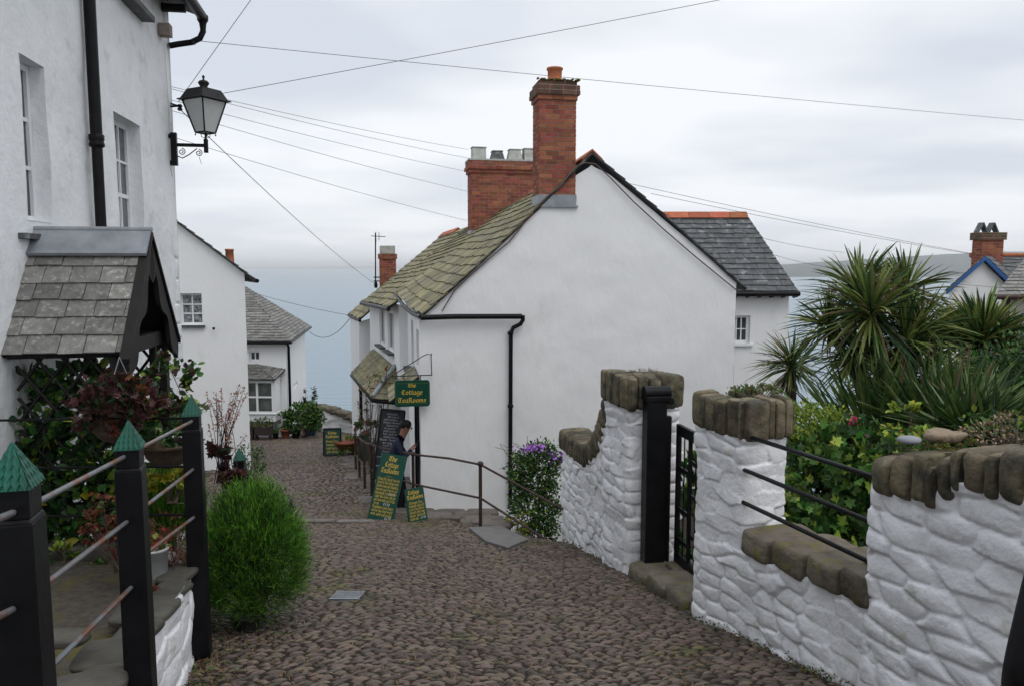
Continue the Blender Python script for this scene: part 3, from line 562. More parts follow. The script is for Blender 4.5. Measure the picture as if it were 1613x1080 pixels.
# forecourt of the tea rooms, flat irregular flags; and a strip of flags along the outside of the railing
XF = interp([(10.2, -.35), (12.7, -.6), (12.9, -1.3), (17, -2.1), (22, -3.9), (26, -5)])
V3, F3 = ribbon(10.45, 25, lambda y: XR(y)-.15, XF, .1, 16, lambda X, Y: ground_z(X, Y)-.03)
mb = MB(); rs = random.Random(4)
y = 11.0
while y < 24:
    dy = rs.uniform(.16, .30); x = float(XR(y))-rs.uniform(.1, .6)*(1 if y > 11.6 else .1)
    while x < float(XF(y)):
        L = rs.uniform(.3, .75); k = int(x*31+y*17); zc_ = float(ground_z(x+L/2, y+dy/2))
        stone(mb, (x+L/2, y+dy/2, zc_-.02+rs.uniform(-.02, .02)), (L*.97, dy*.95, .11), None, k, 5, .05, 0); x += L
    y += dy
fo = fast('forecourt', V3, F3, soil, None, True, kind='structure')
mb.build('forecourt_paving', flag, None, kind='structure')
mb = MB(); x = -5.2
while x < -2.1:                                                   # row of kerb stones crossing the lane
    L = rs.uniform(.35, .8); stone(mb, (x+L/2, 11.35+.03*rs.random(), gz(11.35)+.0), (L*.98, .13, .09), None, int(x*77), 5, .05); x += L
mb.build('kerb', flag, None, kind='structure')
# slab that bridges the steps by the last railing post
mb = MB(); zt = gz(9.9)
outl = [at(738, 838, 10.6), at(790, 833, 10.75), at(832, 856, 9.55), at(800, 872, 8.9), at(765, 860, 9.4)]
outl = [(p[0], p[1], gz(p[1])+.05) for p in outl]; mb.prism([(a, b, c-.12) for a, b, c in outl], (0, 0, .12)); mb.build('paving_slab', slab, None, bevel=.012, kind='structure')
# patio in front of the tall cottage, retained by a low white wall
mb = MB(); N = 26
PV = []; xs = np.linspace(0, 1, N); ys = np.linspace(1.0, 5.35, 40)
for yy in ys:
    xr = float(np.interp(yy, [1, 2, 3.4, 4.4, 4.95, 5.4], [-1.72, -1.8, -1.9, -2.03, -2.2, -2.6])); xl = -2.7-.178*yy
    for k in xs: X = xl*(1-k)+xr*k; PV.append((X, yy, -1.97-.02*yy+.04*fbm(X*3, yy*3, 5, 4)))
I = (np.arange(39)[:, None]*N+np.arange(N-1)[None]).ravel()[:, None]
fast('patio', np.array(PV), np.concatenate([I, I+1, I+N+1, I+N], 1), patio_m, None, True, kind='structure')
mb = MB(); rs = random.Random(9)
for u, v, Y, w, d, hh, a in ((172, 1025, 3.62, .30, .30, .09, .2), (120, 1075, 3.25, .42, .2, .07, .4), (235, 905, 4.75, .2, .35, .05, 0), (212, 955, 4.25, .18, .4, .05, .1), (95, 1000, 3.5, .25, .15, .05, 0)):
    p = at(u, v, Y); stone(mb, (p[0], p[1], p[2]-hh*.3), (w, d, hh), [[math.cos(a), math.sin(a), 0], [-math.sin(a), math.cos(a), 0], [0, 0, 1]], int(u), 4.5, .07)
for k in range(4): x = -3.5+k*.27; stone(mb, (x, 5.32+.05*rs.random(), -2.03), (.27, .16, .12), None, k+40, 4, .08)
mb.build('patio_edging', mat('dark_patio_stone', (.055, .052, .043), (.09, .085, .07), 7, .75, .006, 30, island=.2), None, kind='structure')
mb = thing('retaining_wall', 'low whitewashed wall holding up the patio behind the black fence posts', 'wall', (-1.9, 3.4, -2.4))
rubble('wall_face', [(-1.70, .9), (-1.78, 2), (-1.84, 3.4), (-1.96, 4.4), (-2.10, 4.85), (-2.28, 5.05), (-2.5, 5.12)], lambda x, y: gz(y)-.25, lambda x, y: -1.90-.035*(y-3.4)+.03*math.sin(y*9), mb, 21, .010, .34, .17, .020, closed=False, cap=False, corner=.12)
cp = MB(); P0 = [(-1.79, 2.0), (-1.86, 3.4), (-1.98, 4.3), (-2.12, 4.8)]
yy = 2.0
while yy < 4.85:
    X = float(np.interp(yy, [2, 3.4, 4.3, 4.85], [-1.86, -1.93, -2.05, -2.2])); L = rs.uniform(.2, .34); stone(cp, (X, yy+L/2, -1.91-.035*(yy-3.4)), (.2, L*.97, .05), None, int(yy*50), 5, .06); yy += L
cp.build('coping', MATS['dark_patio_stone'], mb)

# ================================================================== LEFT: TALL COTTAGE
FA = Fr(-2.59, 0, -.178, 1)
A = thing('tall_white_cottage', 'tall white rendered cottage filling the left edge, with two recessed sash windows and slate porch', 'cottage', (-4.4, 8, -3.2))
w1 = (5.90, 6.33, .345, 1.56); w2 = (8.0, 8.87, .34, 1.55)
door = (5.6, 6.45, -2.95, -1.0)
mb = grid_wall(FA, -1.5, 10.31, -3.6, 3.45, [w1, w2, door, (7.7, 9.15, 2.83, 3.3)], None, .07, .030, 3, 1.3, reveal=.22)
E2 = Fr(*FA.p(10.30, 0, 0)[:2], -FA.n[0], -FA.n[1]); 
mb2 = grid_wall(E2, -.02, 6, -4.8, 3.5, (), None, .12, .02, 4, 1.5); mb.add(mb2.v, mb2.f, 0, True)
rs = random.Random(2); z = -3.2
while z < 3.2:                                                      # proud quoins left by the render at the corner
    hh = rs.uniform(.18, .42); ww = rs.uniform(.1, .24)
    if rs.random() < .62: stone(mb, FA.p(10.30-ww/2, -.010, z+hh/2), (ww, .06, hh*.9), [[*FA.d, 0], [*FA.n, 0], [0, 0, 1]], int(z*30+99), 7, .05)
    z += hh
mb.build('wall', white_near, A)
window(FA, *w1, -.10, 2, 3, A, bar=.03, edge=.05); window(FA, *w2, -.12, 3, 3, A, bar=.024, edge=.06, midrail=True); window(FA, 7.75, 9.1, 2.85, 3.28, -.1, 3, 1, A)
q = MB(); q.box(FA, 7.6, 9.22, -.03, .13, 2.77, 2.835); q.build('window_ledge', slate_d, A, bevel=.006)
q = MB(); q.box(FA, 5.72, 6.5, -.02, .07, .20, .245); q.build('window_ledge', slate_d, A, bevel=.006)
q = MB(); q.box(FA, 5.62, 6.43, -.12, -.07, -2.95, -1.02); dr = q.build('door', wpaint, A, bevel=.004); q = MB(); q.tube([FA.p(6.35, -.07, -2.0), FA.p(6.35, -.02, -2.0)], .03, 10); q.build('handle', black, dr)
q = MB(); q.tube([FA.p(7.25, .075, z) for z in (3.5, 2.4, 1.2)], .052, 14); q.tube([FA.p(7.25, .075, z) for z in (1.2, .3)], .047, 14); q.lathe(FA.p(7.25, .075, 1.08), [(.05, 0), (.066, .01), (.066, .035), (.058, .05), (.066, .07), (.066, .11), (.052, .12)], 16); q.build('downpipe', black, A)
q = MB(); q.box(FA, 10.0, 10.30, .0, .0, 3.1, 3.1) if False else None
q.hexa([FA.p(-1.5, -.3, 3.45), FA.p(10.45, -.3, 3.45), FA.p(10.45, .32, 3.25), FA.p(-1.5, .32, 3.25), FA.p(-1.5, -.3, 3.55), FA.p(10.45, -.3, 3.55), FA.p(10.45, .32, 3.33), FA.p(-1.5, .32, 3.33)])
for k in range(24): s = -1+k*.48; q.box(FA, s, s+.06, .0, .28, 3.16, 3.25)
q.build('eaves', blackmat, A)
roof(FA.p(-1.5, .38, 3.32), FA.p(10.5, .38, 3.32), FA.p(10.5, -2.6, 5.6), FA.p(-1.5, -2.6, 5.6), slate_d, 'roof', A, .28, .22, seed=3)
q = MB(); q.tube([FA.p(-1.5, .42, 3.27), FA.p(10.42, .42, 3.20)], .062, 12); q.lathe(FA.p(10.36, .42, 3.12), [(.04, -.05), (.045, 0), (.07, .04), (.07, .1)], 12)
q.tube([FA.p(10.36, .42, 3.15), FA.p(10.36, .42, 3.02), FA.p(10.35, .38, 2.93), FA.p(10.33, .28, 2.87), FA.p(10.30, .12, 2.83), FA.p(10.28, .02, 2.80)], .038, 12); q.lathe(FA.p(10.33, .28, 2.85), [(.05, 0), (.052, .03)], 12); q.build('gutter', black, A)
q = MB(); q.box(FA, 9.86, 10.0, .0, .13, 2.82, 2.96); q.build('nest_box', mortar, A)
q = MB()
for a, b in ((10.12, 2.72), (10.17, 1.9), (10.17, 1.78), (10.2, 1.2)): pass
q.tube([FA.p(10.05, .02, 2.8), FA.p(10.07, .02, 2.55), FA.p(10.06, .03, 2.1), FA.p(10.12, .02, 2.05), FA.p(10.12, .02, 1.2), FA.p(10.17, .02, 1.15)], .006, 5); q.build('wall_cable', wpaint, A)
# gabled porch
def lattice(q, f, a0, a1, z0, z1, sp=.17, r=.013, k=1.35):
    w, h_ = a1-a0, z1-z0
    for sg in (1, -1):
        c = -h_/k
        while c < w+h_/k:
            pts_ = []                                               # line a = c + sg*(z)/k clipped to the panel
            zs_ = sorted([0, h_]+[k*((0 if sg > 0 else 0)-c)*sg, k*(w-c)*sg])
            seg = [z for z in zs_ if -1e-6 <= z <= h_+1e-6 and -1e-6 <= c+sg*z/k <= w+1e-6]
            if len(seg) >= 2 and seg[-1]-seg[0] > .03: q.tube([f(a0+c+sg*seg[0]/k, z0+seg[0]), f(a0+c+sg*seg[-1]/k, z0+seg[-1])], r, 4)
            c += sp
PF = Fr(*FA.p(0, 0, 0)[:2], FA.d[0], FA.d[1])
rz, ez, sr, half, pn = .235, -.61, 6.00, .66, .80
q = MB()
for s in (sr-half+.05, sr+half-.13):
    for n in ((pn-.12,) if True else ()): q.box(FA, s, s+.09, n, n+.09, -3.1, ez+.05)
    q.box(FA, s, s+.09, 0.02, pn-.0, ez-.03, ez+.06)
q.box(FA, sr-half+.05, sr+half-.05, pn-.11, pn-.04, ez-.04, ez+.07)
for s in (sr-half+.09, sr+half-.1):
    q.box(FA, s, s+.035, .04, pn-.12, -1.75, -1.70)
    lattice(q, lambda a, z: FA.p(s+.02, a, z), .05, pn-.12, -1.70, ez-.03)
lattice(q, lambda a, z: FA.p(a, pn-.08, z), sr+.32, sr+half-.10, -2.2, ez-.05)
q.box(FA, sr+.29, sr+.33, pn-.10, pn-.05, -3.1, ez)
porch = q.build('porch', blackmat, A)
for sg in (-1, 1):
    p = [FA.p(sr+sg*half, .0, ez), FA.p(sr+sg*half, pn, ez), FA.p(sr, pn, rz), FA.p(sr, .0, rz)]
    roof(p[0], p[1], p[2], p[3], slate, 'porch_roof', porch, .185, .155, th=.010, seed=5+sg, sag=.0, jit=.006)
q = MB()
for k, (w_, zz) in enumerate(((.0, 0),)):
    for sg in (-1, 1): q.hexa([FA.p(sr, -.02, rz+.035), FA.p(sr, pn+.04, rz+.035), FA.p(sr+sg*.17, pn+.04, rz-.155), FA.p(sr+sg*.17, -.02, rz-.155), FA.p(sr, -.02, rz+.06), FA.p(sr, pn+.04, rz+.06), FA.p(sr+sg*.185, pn+.04, rz-.135), FA.p(sr+sg*.185, -.02, rz-.135)])
q.tube([FA.p(sr, -.02, rz+.05), FA.p(sr, pn+.045, rz+.05)], .022, 10); q.build('ridge_flashing', lead, porch)
q = MB()
for sg in (-1, 1):                                                  # scalloped bargeboards
    T = np.linspace(0, 1, 30); up = [(sr+sg*(.0+(half+.04)*t), rz-.02-(rz-ez+.05)*t) for t in T]; lo = [(s_-sg*(.055+.025*math.cos(t*math.pi*5)), z_-.15-.035*math.cos(t*math.pi*5)-(.1 if t < .12 else 0)) for (s_, z_), t in zip(up, T)]
    for i in range(29):
        a, b, c_, d_ = up[i], up[i+1], lo[i+1], lo[i]; q.hexa([FA.p(x[0], n, x[1]) for n in (pn+.0, pn+.035) for x in (a, b, c_, d_)])
    q.hexa([FA.p(sr, pn-.02, rz), FA.p(sr, pn+.05, rz), FA.p(sr+sg*(half+.06), pn+.05, ez-.06), FA.p(sr+sg*(half+.06), pn-.02, ez-.06), FA.p(sr, pn-.02, rz+.03), FA.p(sr, pn+.05, rz+.03), FA.p(sr+sg*(half+.07), pn+.05, ez-.03), FA.p(sr+sg*(half+.07), pn-.02, ez-.03)])
q.build('bargeboard', blackmat, porch)

# lamp on the corner
L0 = FA.p(10.2, .0, 0); LD = np.array([math.cos(R(8)), -math.sin(R(8)), 0]); cL = np.array(FA.p(10.12, .47, 0)); 
LF = Fr(FA.p(10.12, 0, 0)[0], FA.p(10.12, 0, 0)[1], FA.n[0], FA.n[1])
lamp = thing('street_lamp', 'black lantern street lamp on a scrolled iron bracket at the corner of the tall cottage', 'street lamp', FA.p(10.12, 0, 1.3))
q = MB(); q.box(LF, .03, .10, -.03, .03, 1.28, 1.69); q.box(LF, -.04, .09, -.02, .02, 1.28, 1.34); q.box(LF, -.04, .09, -.02, .02, 1.62, 1.67)
q.box(LF, .10, .47, -.017, .017, 1.52, 1.56); q.tube([LF.p(.45, 0, z) for z in (1.45, 1.62)], .028, 12)
def spiral(c, r, t0, tn, n=22): return [LF.p(c[0]+r*(1-.8*k/n)*math.cos(t0+tn*k/n), 0, c[1]+r*(1-.8*k/n)*math.sin(t0+tn*k/n)) for k in range(n+1)]
q.tube(spiral((.155, 1.455), .045, R(90), R(-560)), .006, 5); q.tube(spiral((.36, 1.445), .045, R(90), R(-560)), .006, 5); q.tube([LF.p(.10, 0, 1.40), LF.p(.16, 0, 1.375), LF.p(.24, 0, 1.42), LF.p(.34, 0, 1.50)], .007, 5); q.tube([LF.p(.36, 0, 1.40), LF.p(.385, 0, 1.31)], .003, 4)
q.tube([LF.p(.45, 0, 1.62), LF.p(.45, 0, 1.70)], .014, 8)
for sg in (-1, 1): q.tube([LF.p(.45+sg*.0, 0, 1.63), LF.p(.45+sg*.05, 0, 1.65), LF.p(.45+sg*.06, 0, 1.70)], .005, 5)
q.build('bracket', black, lamp)
LQ = Fr(LF.p(.45, 0, 0)[0], LF.p(.45, 0, 0)[1], math.cos(R(-28)), math.sin(R(-28)))
def sq(h_, z): return [LQ.p(-h_, -h_, z), LQ.p(h_, -h_, z), LQ.p(h_, h_, z), LQ.p(-h_, h_, z)]
def frus(mb, h0, z0, h1, z1, mi=0): mb.hexa(sq(h0, z0)+sq(h1, z1), mi)
q = MB()
for i in range(4):
    a, b = sq(.085, 1.70)[i], sq(.185, 2.10)[i]; q.tube([a, b], .010, 4)
    for z, h_ in ((1.70, .085), (2.10, .185)): q.tube([sq(h_, z)[i], sq(h_, z)[(i+1) % 4]], .009, 4)
    q.lathe(tuple(np.array(sq(.085, 1.68)[i])), [(.001, -.02), (.01, -.01), (.01, 0), (.001, .01)], 6)
lf = q.build('lantern_frame', black, lamp)
q = MB(); frus(q, .08, 1.705, .178, 2.095); q.build('lantern_glass', frost, lamp)
q = MB(); frus(q, .235, 2.10, .225, 2.115); frus(q, .205, 2.115, .145, 2.235); frus(q, .15, 2.235, .05, 2.262); c_ = LQ.p(0, 0, 2.255); q.lathe(c_, [(.055, 0), (.045, .02), (.065, .055), (.07, .065), (.05, .09), (.02, .10), (.008, .115), (.016, .13), (.018, .145), (.008, .16), (.001, .165)], 16); q.build('lantern_roof', blackmat, lamp)
ins = MB(); ins.tube([FA.p(10.25, 0, 2.08), FA.p(10.2, .12, 2.04)], .012, 6); ins.tube([FA.p(10.2, .02, 2.03), FA.p(10.2, .12, 2.04)], .014, 6); ins.lathe(FA.p(10.2, .135, 1.98), [(.02, 0), (.035, .02), (.02, .04), (.035, .06), (.02, .08)], 10)
ins.build('cable_insulator', black, None, label='small black cable insulator fixed to the tall cottage corner just left of the lamp', cat='insulator')

# ================================================================== COTTAGE WITH THE SMALL NINE-PANE WINDOW
FB = Fr(-8.7, 18.4, 1, .02)
FBr = 2.2
Bc = thing('white_gable_cottage', 'white cottage gable beyond the tall cottage with one small window of nine panes', 'cottage', FB.p(0, 0, -4.9))
sB = lambda u, v: FB.uv(u, v)
rt = FB.uv(385, 430); lf_ = FB.uv(278, 350); sl_ = (lf_[1]-rt[1])/(lf_[0]-rt[0]); rB = rt[0]
topB = lambda s: rt[1]+.0+sl_*(s-rt[0])+.12*math.sin(max(0, min(1, (rt[0]-s)/1.8))*math.pi)*.35
a = FB.uv(285, 512); b_ = FB.uv(316, 462); wB = (a[0]-.03, b_[0]+.02, a[1], b_[1])
mb = grid_wall(FB, -1.6, rB, -5.3, 2.6, [wB], topB, .12, .012, 8, 1.0, reveal=.2)
SB = Fr(*FB.p(rB-.01, 0, 0)[:2], -.42, 1, 1); mb2 = grid_wall(SB, 0, 5, -5.6, 0, (), lambda s: rt[1]-.02, .2, .01, 8); mb.add(mb2.v, mb2.f, 0, True); mb.build('wall', white, Bc)
window(FB, *wB, -.12, 2, 3, Bc, bar=.03, edge=.05, pane=lace, sill=.08, sillm=slate_d)
e0 = FB.p(rB+.30, .12, rt[1]-.17); r0_ = FB.p(-1.6, .12, topB(-1.6)+.06)
roof((e0[0], e0[1], e0[2]), (e0[0]-2.4, e0[1]+5, e0[2]), (r0_[0]-2.4, r0_[1]+5, r0_[2]), r0_, slate_d, 'roof', Bc, .3, .25, th=.018, seed=8)
q = MB(); q.tube([(e0[0]+.04, e0[1]-.02, e0[2]-.02), (e0[0]-2.4, e0[1]+5, e0[2]-.02)], .05, 8); q.build('gutter', black, Bc)
p = FB.p(FB.uv(345, 385)[0], -.7, 0); zz = FB.uv(345, 388)[1]; q = MB(); q.lathe((p[0], p[1], zz-.2), [(.12, -.4), (.11, -.1), (.10, .10), (.115, .11), (.115, .15), (.08, .15)], 6); q.build('chimney_pot', orange, Bc)
q = MB(); pp = FB.p(*[FB.uv(339, 517)[0]], .05, FB.uv(339, 517)[1]); q.lathe((pp[0], pp[1]-.05, pp[2]-.03), [(.03, 0), (.03, .06)], 8); q.build('vent_pipe', black, Bc)
# ================================================================== CORNER COTTAGE WITH THE BAY WINDOW
C = thing('bay_window_cottage', 'white corner cottage down the lane with hipped slate roof and a slate-topped bay window', 'cottage', (-8.1, 27, -6.1))
FC = Fr(-12.0, 27.3, 1, -.03); cs_ = FC.uv(452, 600)[0]; SC_ = Fr(*FC.p(cs_, 0, 0)[:2], -.16, 1)
g = lambda u, v, n=0: FC.uv(u, v, n)
a = g(393, 568); b_ = g(409, 553); wc = (a[0], b_[0], a[1], b_[1])
mb = grid_wall(FC, 0, cs_, -6.6, -2.62, [wc], None, .15, .01, 12, 1.2, reveal=.12)
tw = SC_.uv(463, 613), SC_.uv(467, 600); tw = (SC_.uv(463, 606)[0], SC_.uv(469, 606)[0], tw[0][1], tw[1][1])
mb2 = grid_wall(SC_, 0, 6.3, -7.2, -2.62, [tw], None, .2, .01, 13, 1.2, reveal=.1); mb.add(mb2.v, mb2.f, 0, True); mb.build('wall', white, C)
window(FC, *wc, -.06, 2, 1, C, bar=.04, edge=.05); window(SC_, *tw, -.05, 1, 1, C, edge=.08)
FRp = FC.p(cs_+.22, .25, -2.62); FLp = FC.p(-1, .25, -2.62); BRp = SC_.p(6.5, .22, -2.60); pk = at(384, 451, 30.5); pk2 = (pk[0]-3.2, pk[1]+.3, pk[2])
roof(FLp, FRp, tuple(pk), pk2, slate_f, 'roof', C, .28, .22, th=.016, seed=12); roof(FRp, BRp, tuple(pk+.01), tuple(pk), slate_f, 'roof', C, .28, .22, th=.016, seed=13)
q = MB(); q.tube([np.array(FLp)-[0, 0, .05], np.array(FRp)+[.0, -.02, -.05]], .05, 8); q.tube([np.array(FRp)+[.03, 0, -.05], np.array(BRp)+[.03, 0, -.05]], .045, 8); gp = SC_.p(.15, .07, 0)
q.tube([(gp[0], gp[1]-.2, -2.68), (gp[0], gp[1], -2.85), (gp[0], gp[1], -6.0)], .05, 8); q.build('gutter', black, C)
# bay
by0 = .62; a = g(385, 650, by0); b_ = g(431, 600, by0); bs0, bs1, bz0, bz1 = a[0]-1.2, b_[0], a[1], b_[1]
q = MB(); q.box(FC, bs0, bs1+.03, 0, by0-.02, bz0-.30, bz0-.01); q.box(FC, bs0, bs1+.03, 0, by0-.02, bz1+.0, bz1+.09); q.box(FC, bs1-.02, bs1+.03, .02, by0-.03, bz0, bz1); q.box(FC, bs0-.03, bs1+.06, 0, by0+.03, bz0-.035, bz0+.0)
bay = q.build('bay', wpaint, C)
f = MB(); mid = g(405, 620, by0)[0]
for s in (bs0, mid-.05, mid-.05+(bs1-mid), ): pass
for s, w_ in ((mid-.04, .07), (bs1-.09, .09), (mid-(bs1-mid)-.02, .06)): f.box(FC, s, s+w_, by0-.06, by0, bz0, bz1)
f.box(FC, bs0, bs1-.09, by0-.055, by0-.004, bz0, bz0+.06); f.box(FC, bs0, bs1-.09, by0-.055, by0-.004, (bz0+bz1)/2-.03, (bz0+bz1)/2+.03); f.box(FC, bs0, bs1-.09, by0-.055, by0-.004, bz1-.06, bz1)
w_ = f.build('window', wpaint, C); q = MB(); q.box(FC, bs0, bs1-.03, by0-.04, by0-.03, bz0, bz1); q.build('pane', mat('dim_room_glass', (.05, .06, .055), (.12, .135, .13), 3, .08, spec=.6), w_)
t1 = g(401, 573, .0); e1 = bs1+.30
roof(FC.p(bs0, by0+.16, bz1+.08), FC.p(bs1+.12, by0+.16, bz1+.08), FC.p(t1[0], .02, t1[1]), FC.p(bs0, .02, t1[1]), slate_f, 'bay_roof', C, .2, .14, th=.016, seed=15)
roof(FC.p(bs1+.12, by0+.16, bz1+.08), FC.p(cs_-.03, .02, bz1+.34), FC.p(t1[0]+.02, .02, t1[1]), FC.p(t1[0], .02, t1[1]), slate_f, 'bay_roof', C, .2, .14, th=.016, seed=16)

# ================================================================== TEA ROOMS COTTAGE (big white gable)
FH = Fr(-1.55, 12.8, .984, .178)
H = thing('tea_rooms_cottage', 'white cottage with the big blank gable, brick chimney and lichened slate roof', 'cottage', FH.p(0, 0, -4.2))
ax_, az_ = 2.95, 1.86; rx_, rzz = 5.66, -.20
def topH(s):
    if s < ax_: z = -.80+(az_+.80)*(s/ax_)
    else: z = az_+(rzz-az_)*((s-ax_)/(rx_-ax_))
    z -= .05*math.sin(math.pi*min(1, s/ax_)) if s < ax_ else 0
    return z-.04-.10*math.exp(-((s-ax_)/.22)**2)
mb = grid_wall(FH, 0, rx_, -7.0, 1.9, (), topH, .06, .018, 31, 1.6)
hd = (.45, 1.3, -4.15, -2.45); hw = (1.9, 2.75, -2.0, -1.05); hw2 = (.25, .8, -1.75, -1.08)
FHs = Fr(*FH.p(0, 0, 0)[:2], -FH.n[0], -FH.n[1], -1)
mb2 = grid_wall(FHs, -.0, 4.5, -4.8, -.62, [hd, hw, hw2], lambda s: -.90+.05*s, .12, .012, 32, 1.2, reveal=.2)
FHb = Fr(*FH.p(rx_, 0, 0)[:2], -FH.n[0], -FH.n[1], 1); mb3 = grid_wall(FHb, 0, 4.5, -7, -.2, (), None, .2, .015, 33)
for m_ in (mb2, mb3): mb.add(m_.v, m_.f, 0, True)
mb.build('wall', white, H)
window(FHs, *hw, -.07, 2, 2, H, sill=.17, sillm=slate_d, edge=.06); window(FHs, *hw2, -.07, 1, 2, H, edge=.06)
q = MB(); q.box(FHs, hd[0]-.06, hd[0]+.04, -.1, .03, hd[2], hd[3]+.05); q.box(FHs, hd[1]-.04, hd[1]+.06, -.1, .03, hd[2], hd[3]+.05); q.box(FHs, hd[0]-.06, hd[1]+.06, -.1, .03, hd[3]-.03, hd[3]+.08); q.box(FHs, hd[0]+.05, hd[1]-.05, -.19, -.15, hd[2], hd[3]-.04); q.build('door', blackmat, H)
ev0 = np.array(FH.p(.05, .07, -.80)); ev1 = np.array(FH.p(-.12, -2.2, -.72)); ev2 = np.array(FH.p(-.24, -4.5, -.55)); rg0 = np.array(FH.p(ax_, .055, az_+.06)); rg1 = np.array(FH.p(ax_-.02, -2.2, az_-.08)); rg2 = np.array(FH.p(ax_-.05, -4.6, az_-.16))
roof(ev0, ev1, rg1, rg0, slate_g, 'roof', H, .22, .25, th=.014, sag=.05, seed=20, jit=.02); roof(ev1, ev2, rg2, rg1, slate_g, 'roof', H, .22, .25, th=.014, sag=.05, seed=21, jit=.02)
roof(FH.p(rx_+.18, .045, rzz-.20), FH.p(rx_+.18, -4.5, rzz-.20), rg2, rg0, slate_d, 'roof', H, .28, .24, th=.014, sag=-.02, seed=22)
q = MB(); p0, p1, p2 = rg0, rg1, rg2
for i in range(9):
    if 1 < i < 3: pass
    a = rg0+(rg2-rg0)*i/9+[0, 0, -.02]; b = rg0+(rg2-rg0)*(i+.97)/9+[0, 0, -.02]; dd = np.array([*FH.d, 0])
    for sg in (-1, 1): q.hexa([a+[0, 0, .05], b+[0, 0, .05], b+dd*sg*.17-[0, 0, .10], a+dd*sg*.17-[0, 0, .10], a+[0, 0, .085], b+[0, 0, .085], b+dd*sg*.185-[0, 0, .08], a+dd*sg*.185-[0, 0, .08]])
q.build('ridge_tiles', orange, H)
q = MB(); q.tube([FH.p(.02, .13, -.84), FH.p(.6, .12, -.83), FH.p(1.72, .12, -.84)], .045, 10); q.tube([FH.p(1.74, .12, -.82), FH.p(1.74, .12, -.90), FH.p(1.70, .11, -.97), FH.p(1.58, .09, -1.03), FH.p(1.54, .08, -1.12), FH.p(1.535, .08, -2.4), FH.p(1.53, .08, -4.1)], .037, 10)
for z in (-1.15, -2.4, -3.4): q.lathe(FH.p(1.535, .08, z), [(.04, 0), (.05, .01), (.05, .05), (.04, .06)], 10)
q.tube([ev0+[-.03, 0, -.03], (ev0+ev1)/2+[-.02, 0, -.09], ev1+[-.03, 0, -.06], ev2+[-.03, 0, -.06]], .035, 8); q.build('gutter', black, H)
# front chimney on the gable
zb_ = 1.02
ch = bricks(FH, 2.04, 2.67, -.52, .015, zb_+.01, 2.78, H, 'chimney', build=False); ch.box(FH, 2.05, 2.66, -.51, -.03, zb_-.5, zb_+.02, 1)
bricks(FH, 2.015, 2.695, -.545, .04, 2.78, 2.86, H, mb=ch, build=False); bricks(FH, 1.985, 2.725, -.575, .07, 2.86, 2.94, H, mb=ch, build=False, mi=2); bricks(FH, 1.99, 2.72, -.57, .065, 2.94, 3.02, H, mb=ch, build=False, mi=2); bricks(FH, 2.03, 2.68, -.53, .025, 3.02, 3.10, H, mb=ch, build=False, mi=2)
ch = ch.build('chimney', [brick, mortar, brick_d], H)
q = MB(); q.box(FH, 2.03, 2.68, -.53, .045, zb_, zb_+.19); q.box(FH, 2.0, 2.71, -.1, .055, zb_-.02, zb_+.012); q.build('flashing', lead, ch)
q = MB(); q.lathe(FH.p(2.36, -.25, 3.09), [(.15, -.02), (.14, .02), (.118, .04), (.122, .22), (.14, .235), (.14, .265), (.115, .27), (.10, .2)], 20); q.build('chimney_pot', orange, ch)
q = MB()
rs = random.Random(5)
for k in range(60): a = rs.random(); s_ = 2.0+.71*a; stone(q, FH.p(s_, rs.choice([.05, .03, -.0]), 3.10+rs.uniform(-.005, .01)), (rs.uniform(.02, .06), .04, .025), None, k, 3, .2)
q.build('moss', moss, ch)
# telephone cable clipped round the gable
pts = [FH.uv(u, v, .02) for u, v in ((696, 490), (716, 457), (736, 438), (766, 411), (802, 381), (824, 353), (843, 328), (862, 309), (882, 294), (904, 264), (921, 257), (937, 259), (957, 277), (997, 318), (1045, 362), (1095, 405), (1134, 437), (1160, 458))]
q = MB(); q.tube([FH.p(s_, .085 if 2 < s_ < 2.75 else .05, z_) for s_, z_ in pts], .011, 6); q.build('wall_cable', cable_g, H)
# small slate hood over the door
q = MB(); q.box(FHs, .25, 1.5, .0, .42, -2.30, -2.24); q.box(FHs, .28, .36, 0, .38, -2.38, -2.30); q.box(FHs, 1.36, 1.44, 0, .38, -2.38, -2.30); hood = q.build('hood', blackmat, H)
roof(FHs.p(.15, .50, -2.28), FHs.p(1.6, .50, -2.28), FHs.p(1.6, .02, -1.85), FHs.p(.15, .02, -1.85), slate_g, 'hood_roof', hood, .22, .16, seed=31)
# rear wing
FW = Fr(*at(1100, 500, 15.4)[:2], .984, .10); wg = lambda u, v, n=0: FW.uv(u, v, n)
e_ = wg(1243, 462); w_ = (wg(1150, 545)[0], wg(1182, 500)[0], wg(1168, 540)[1], wg(1168, 497)[1])
mb = grid_wall(FW, -1.5, e_[0], -6, e_[1]-.0, [w_], None, .12, .012, 41, 1.2, reveal=.14); FWs = Fr(*FW.p(e_[0]-.01, 0, 0)[:2], -.178, .984); mb2 = grid_wall(FWs, 0, 3.6, -6, e_[1], (), None, .2, .01, 42); mb.add(mb2.v, mb2.f, 0, True); mb.build('wing_wall', white, H)
window(FW, *w_, -.08, 3, 2, H, edge=.05, sill=.06)
er = wg(1257, 459, .2); eR = np.array(FW.p(er[0], .2, er[1])); eL = np.array(FW.p(-1.8, .2, er[1])); pR = at(1176, 339, 17.2); pL = at(1020, 330, 17.2); pL[2] = pR[2]
roof(eL, eR, pR, pL, slate_d, 'wing_roof', H, .26, .2, th=.012, seed=44)
roof(np.array(FWs.p(3.8, .1, er[1])), np.array(FW.p(-1.8, -3.9, er[1])), pL+[0, .02, 0], pR+[0, .02, 0], slate_d, 'wing_roof', H, .28, .24, seed=45)
q = MB()
dx = (pR-pL)/np.linalg.norm(pR-pL); Lr = np.linalg.norm(pR-pL); x = 0
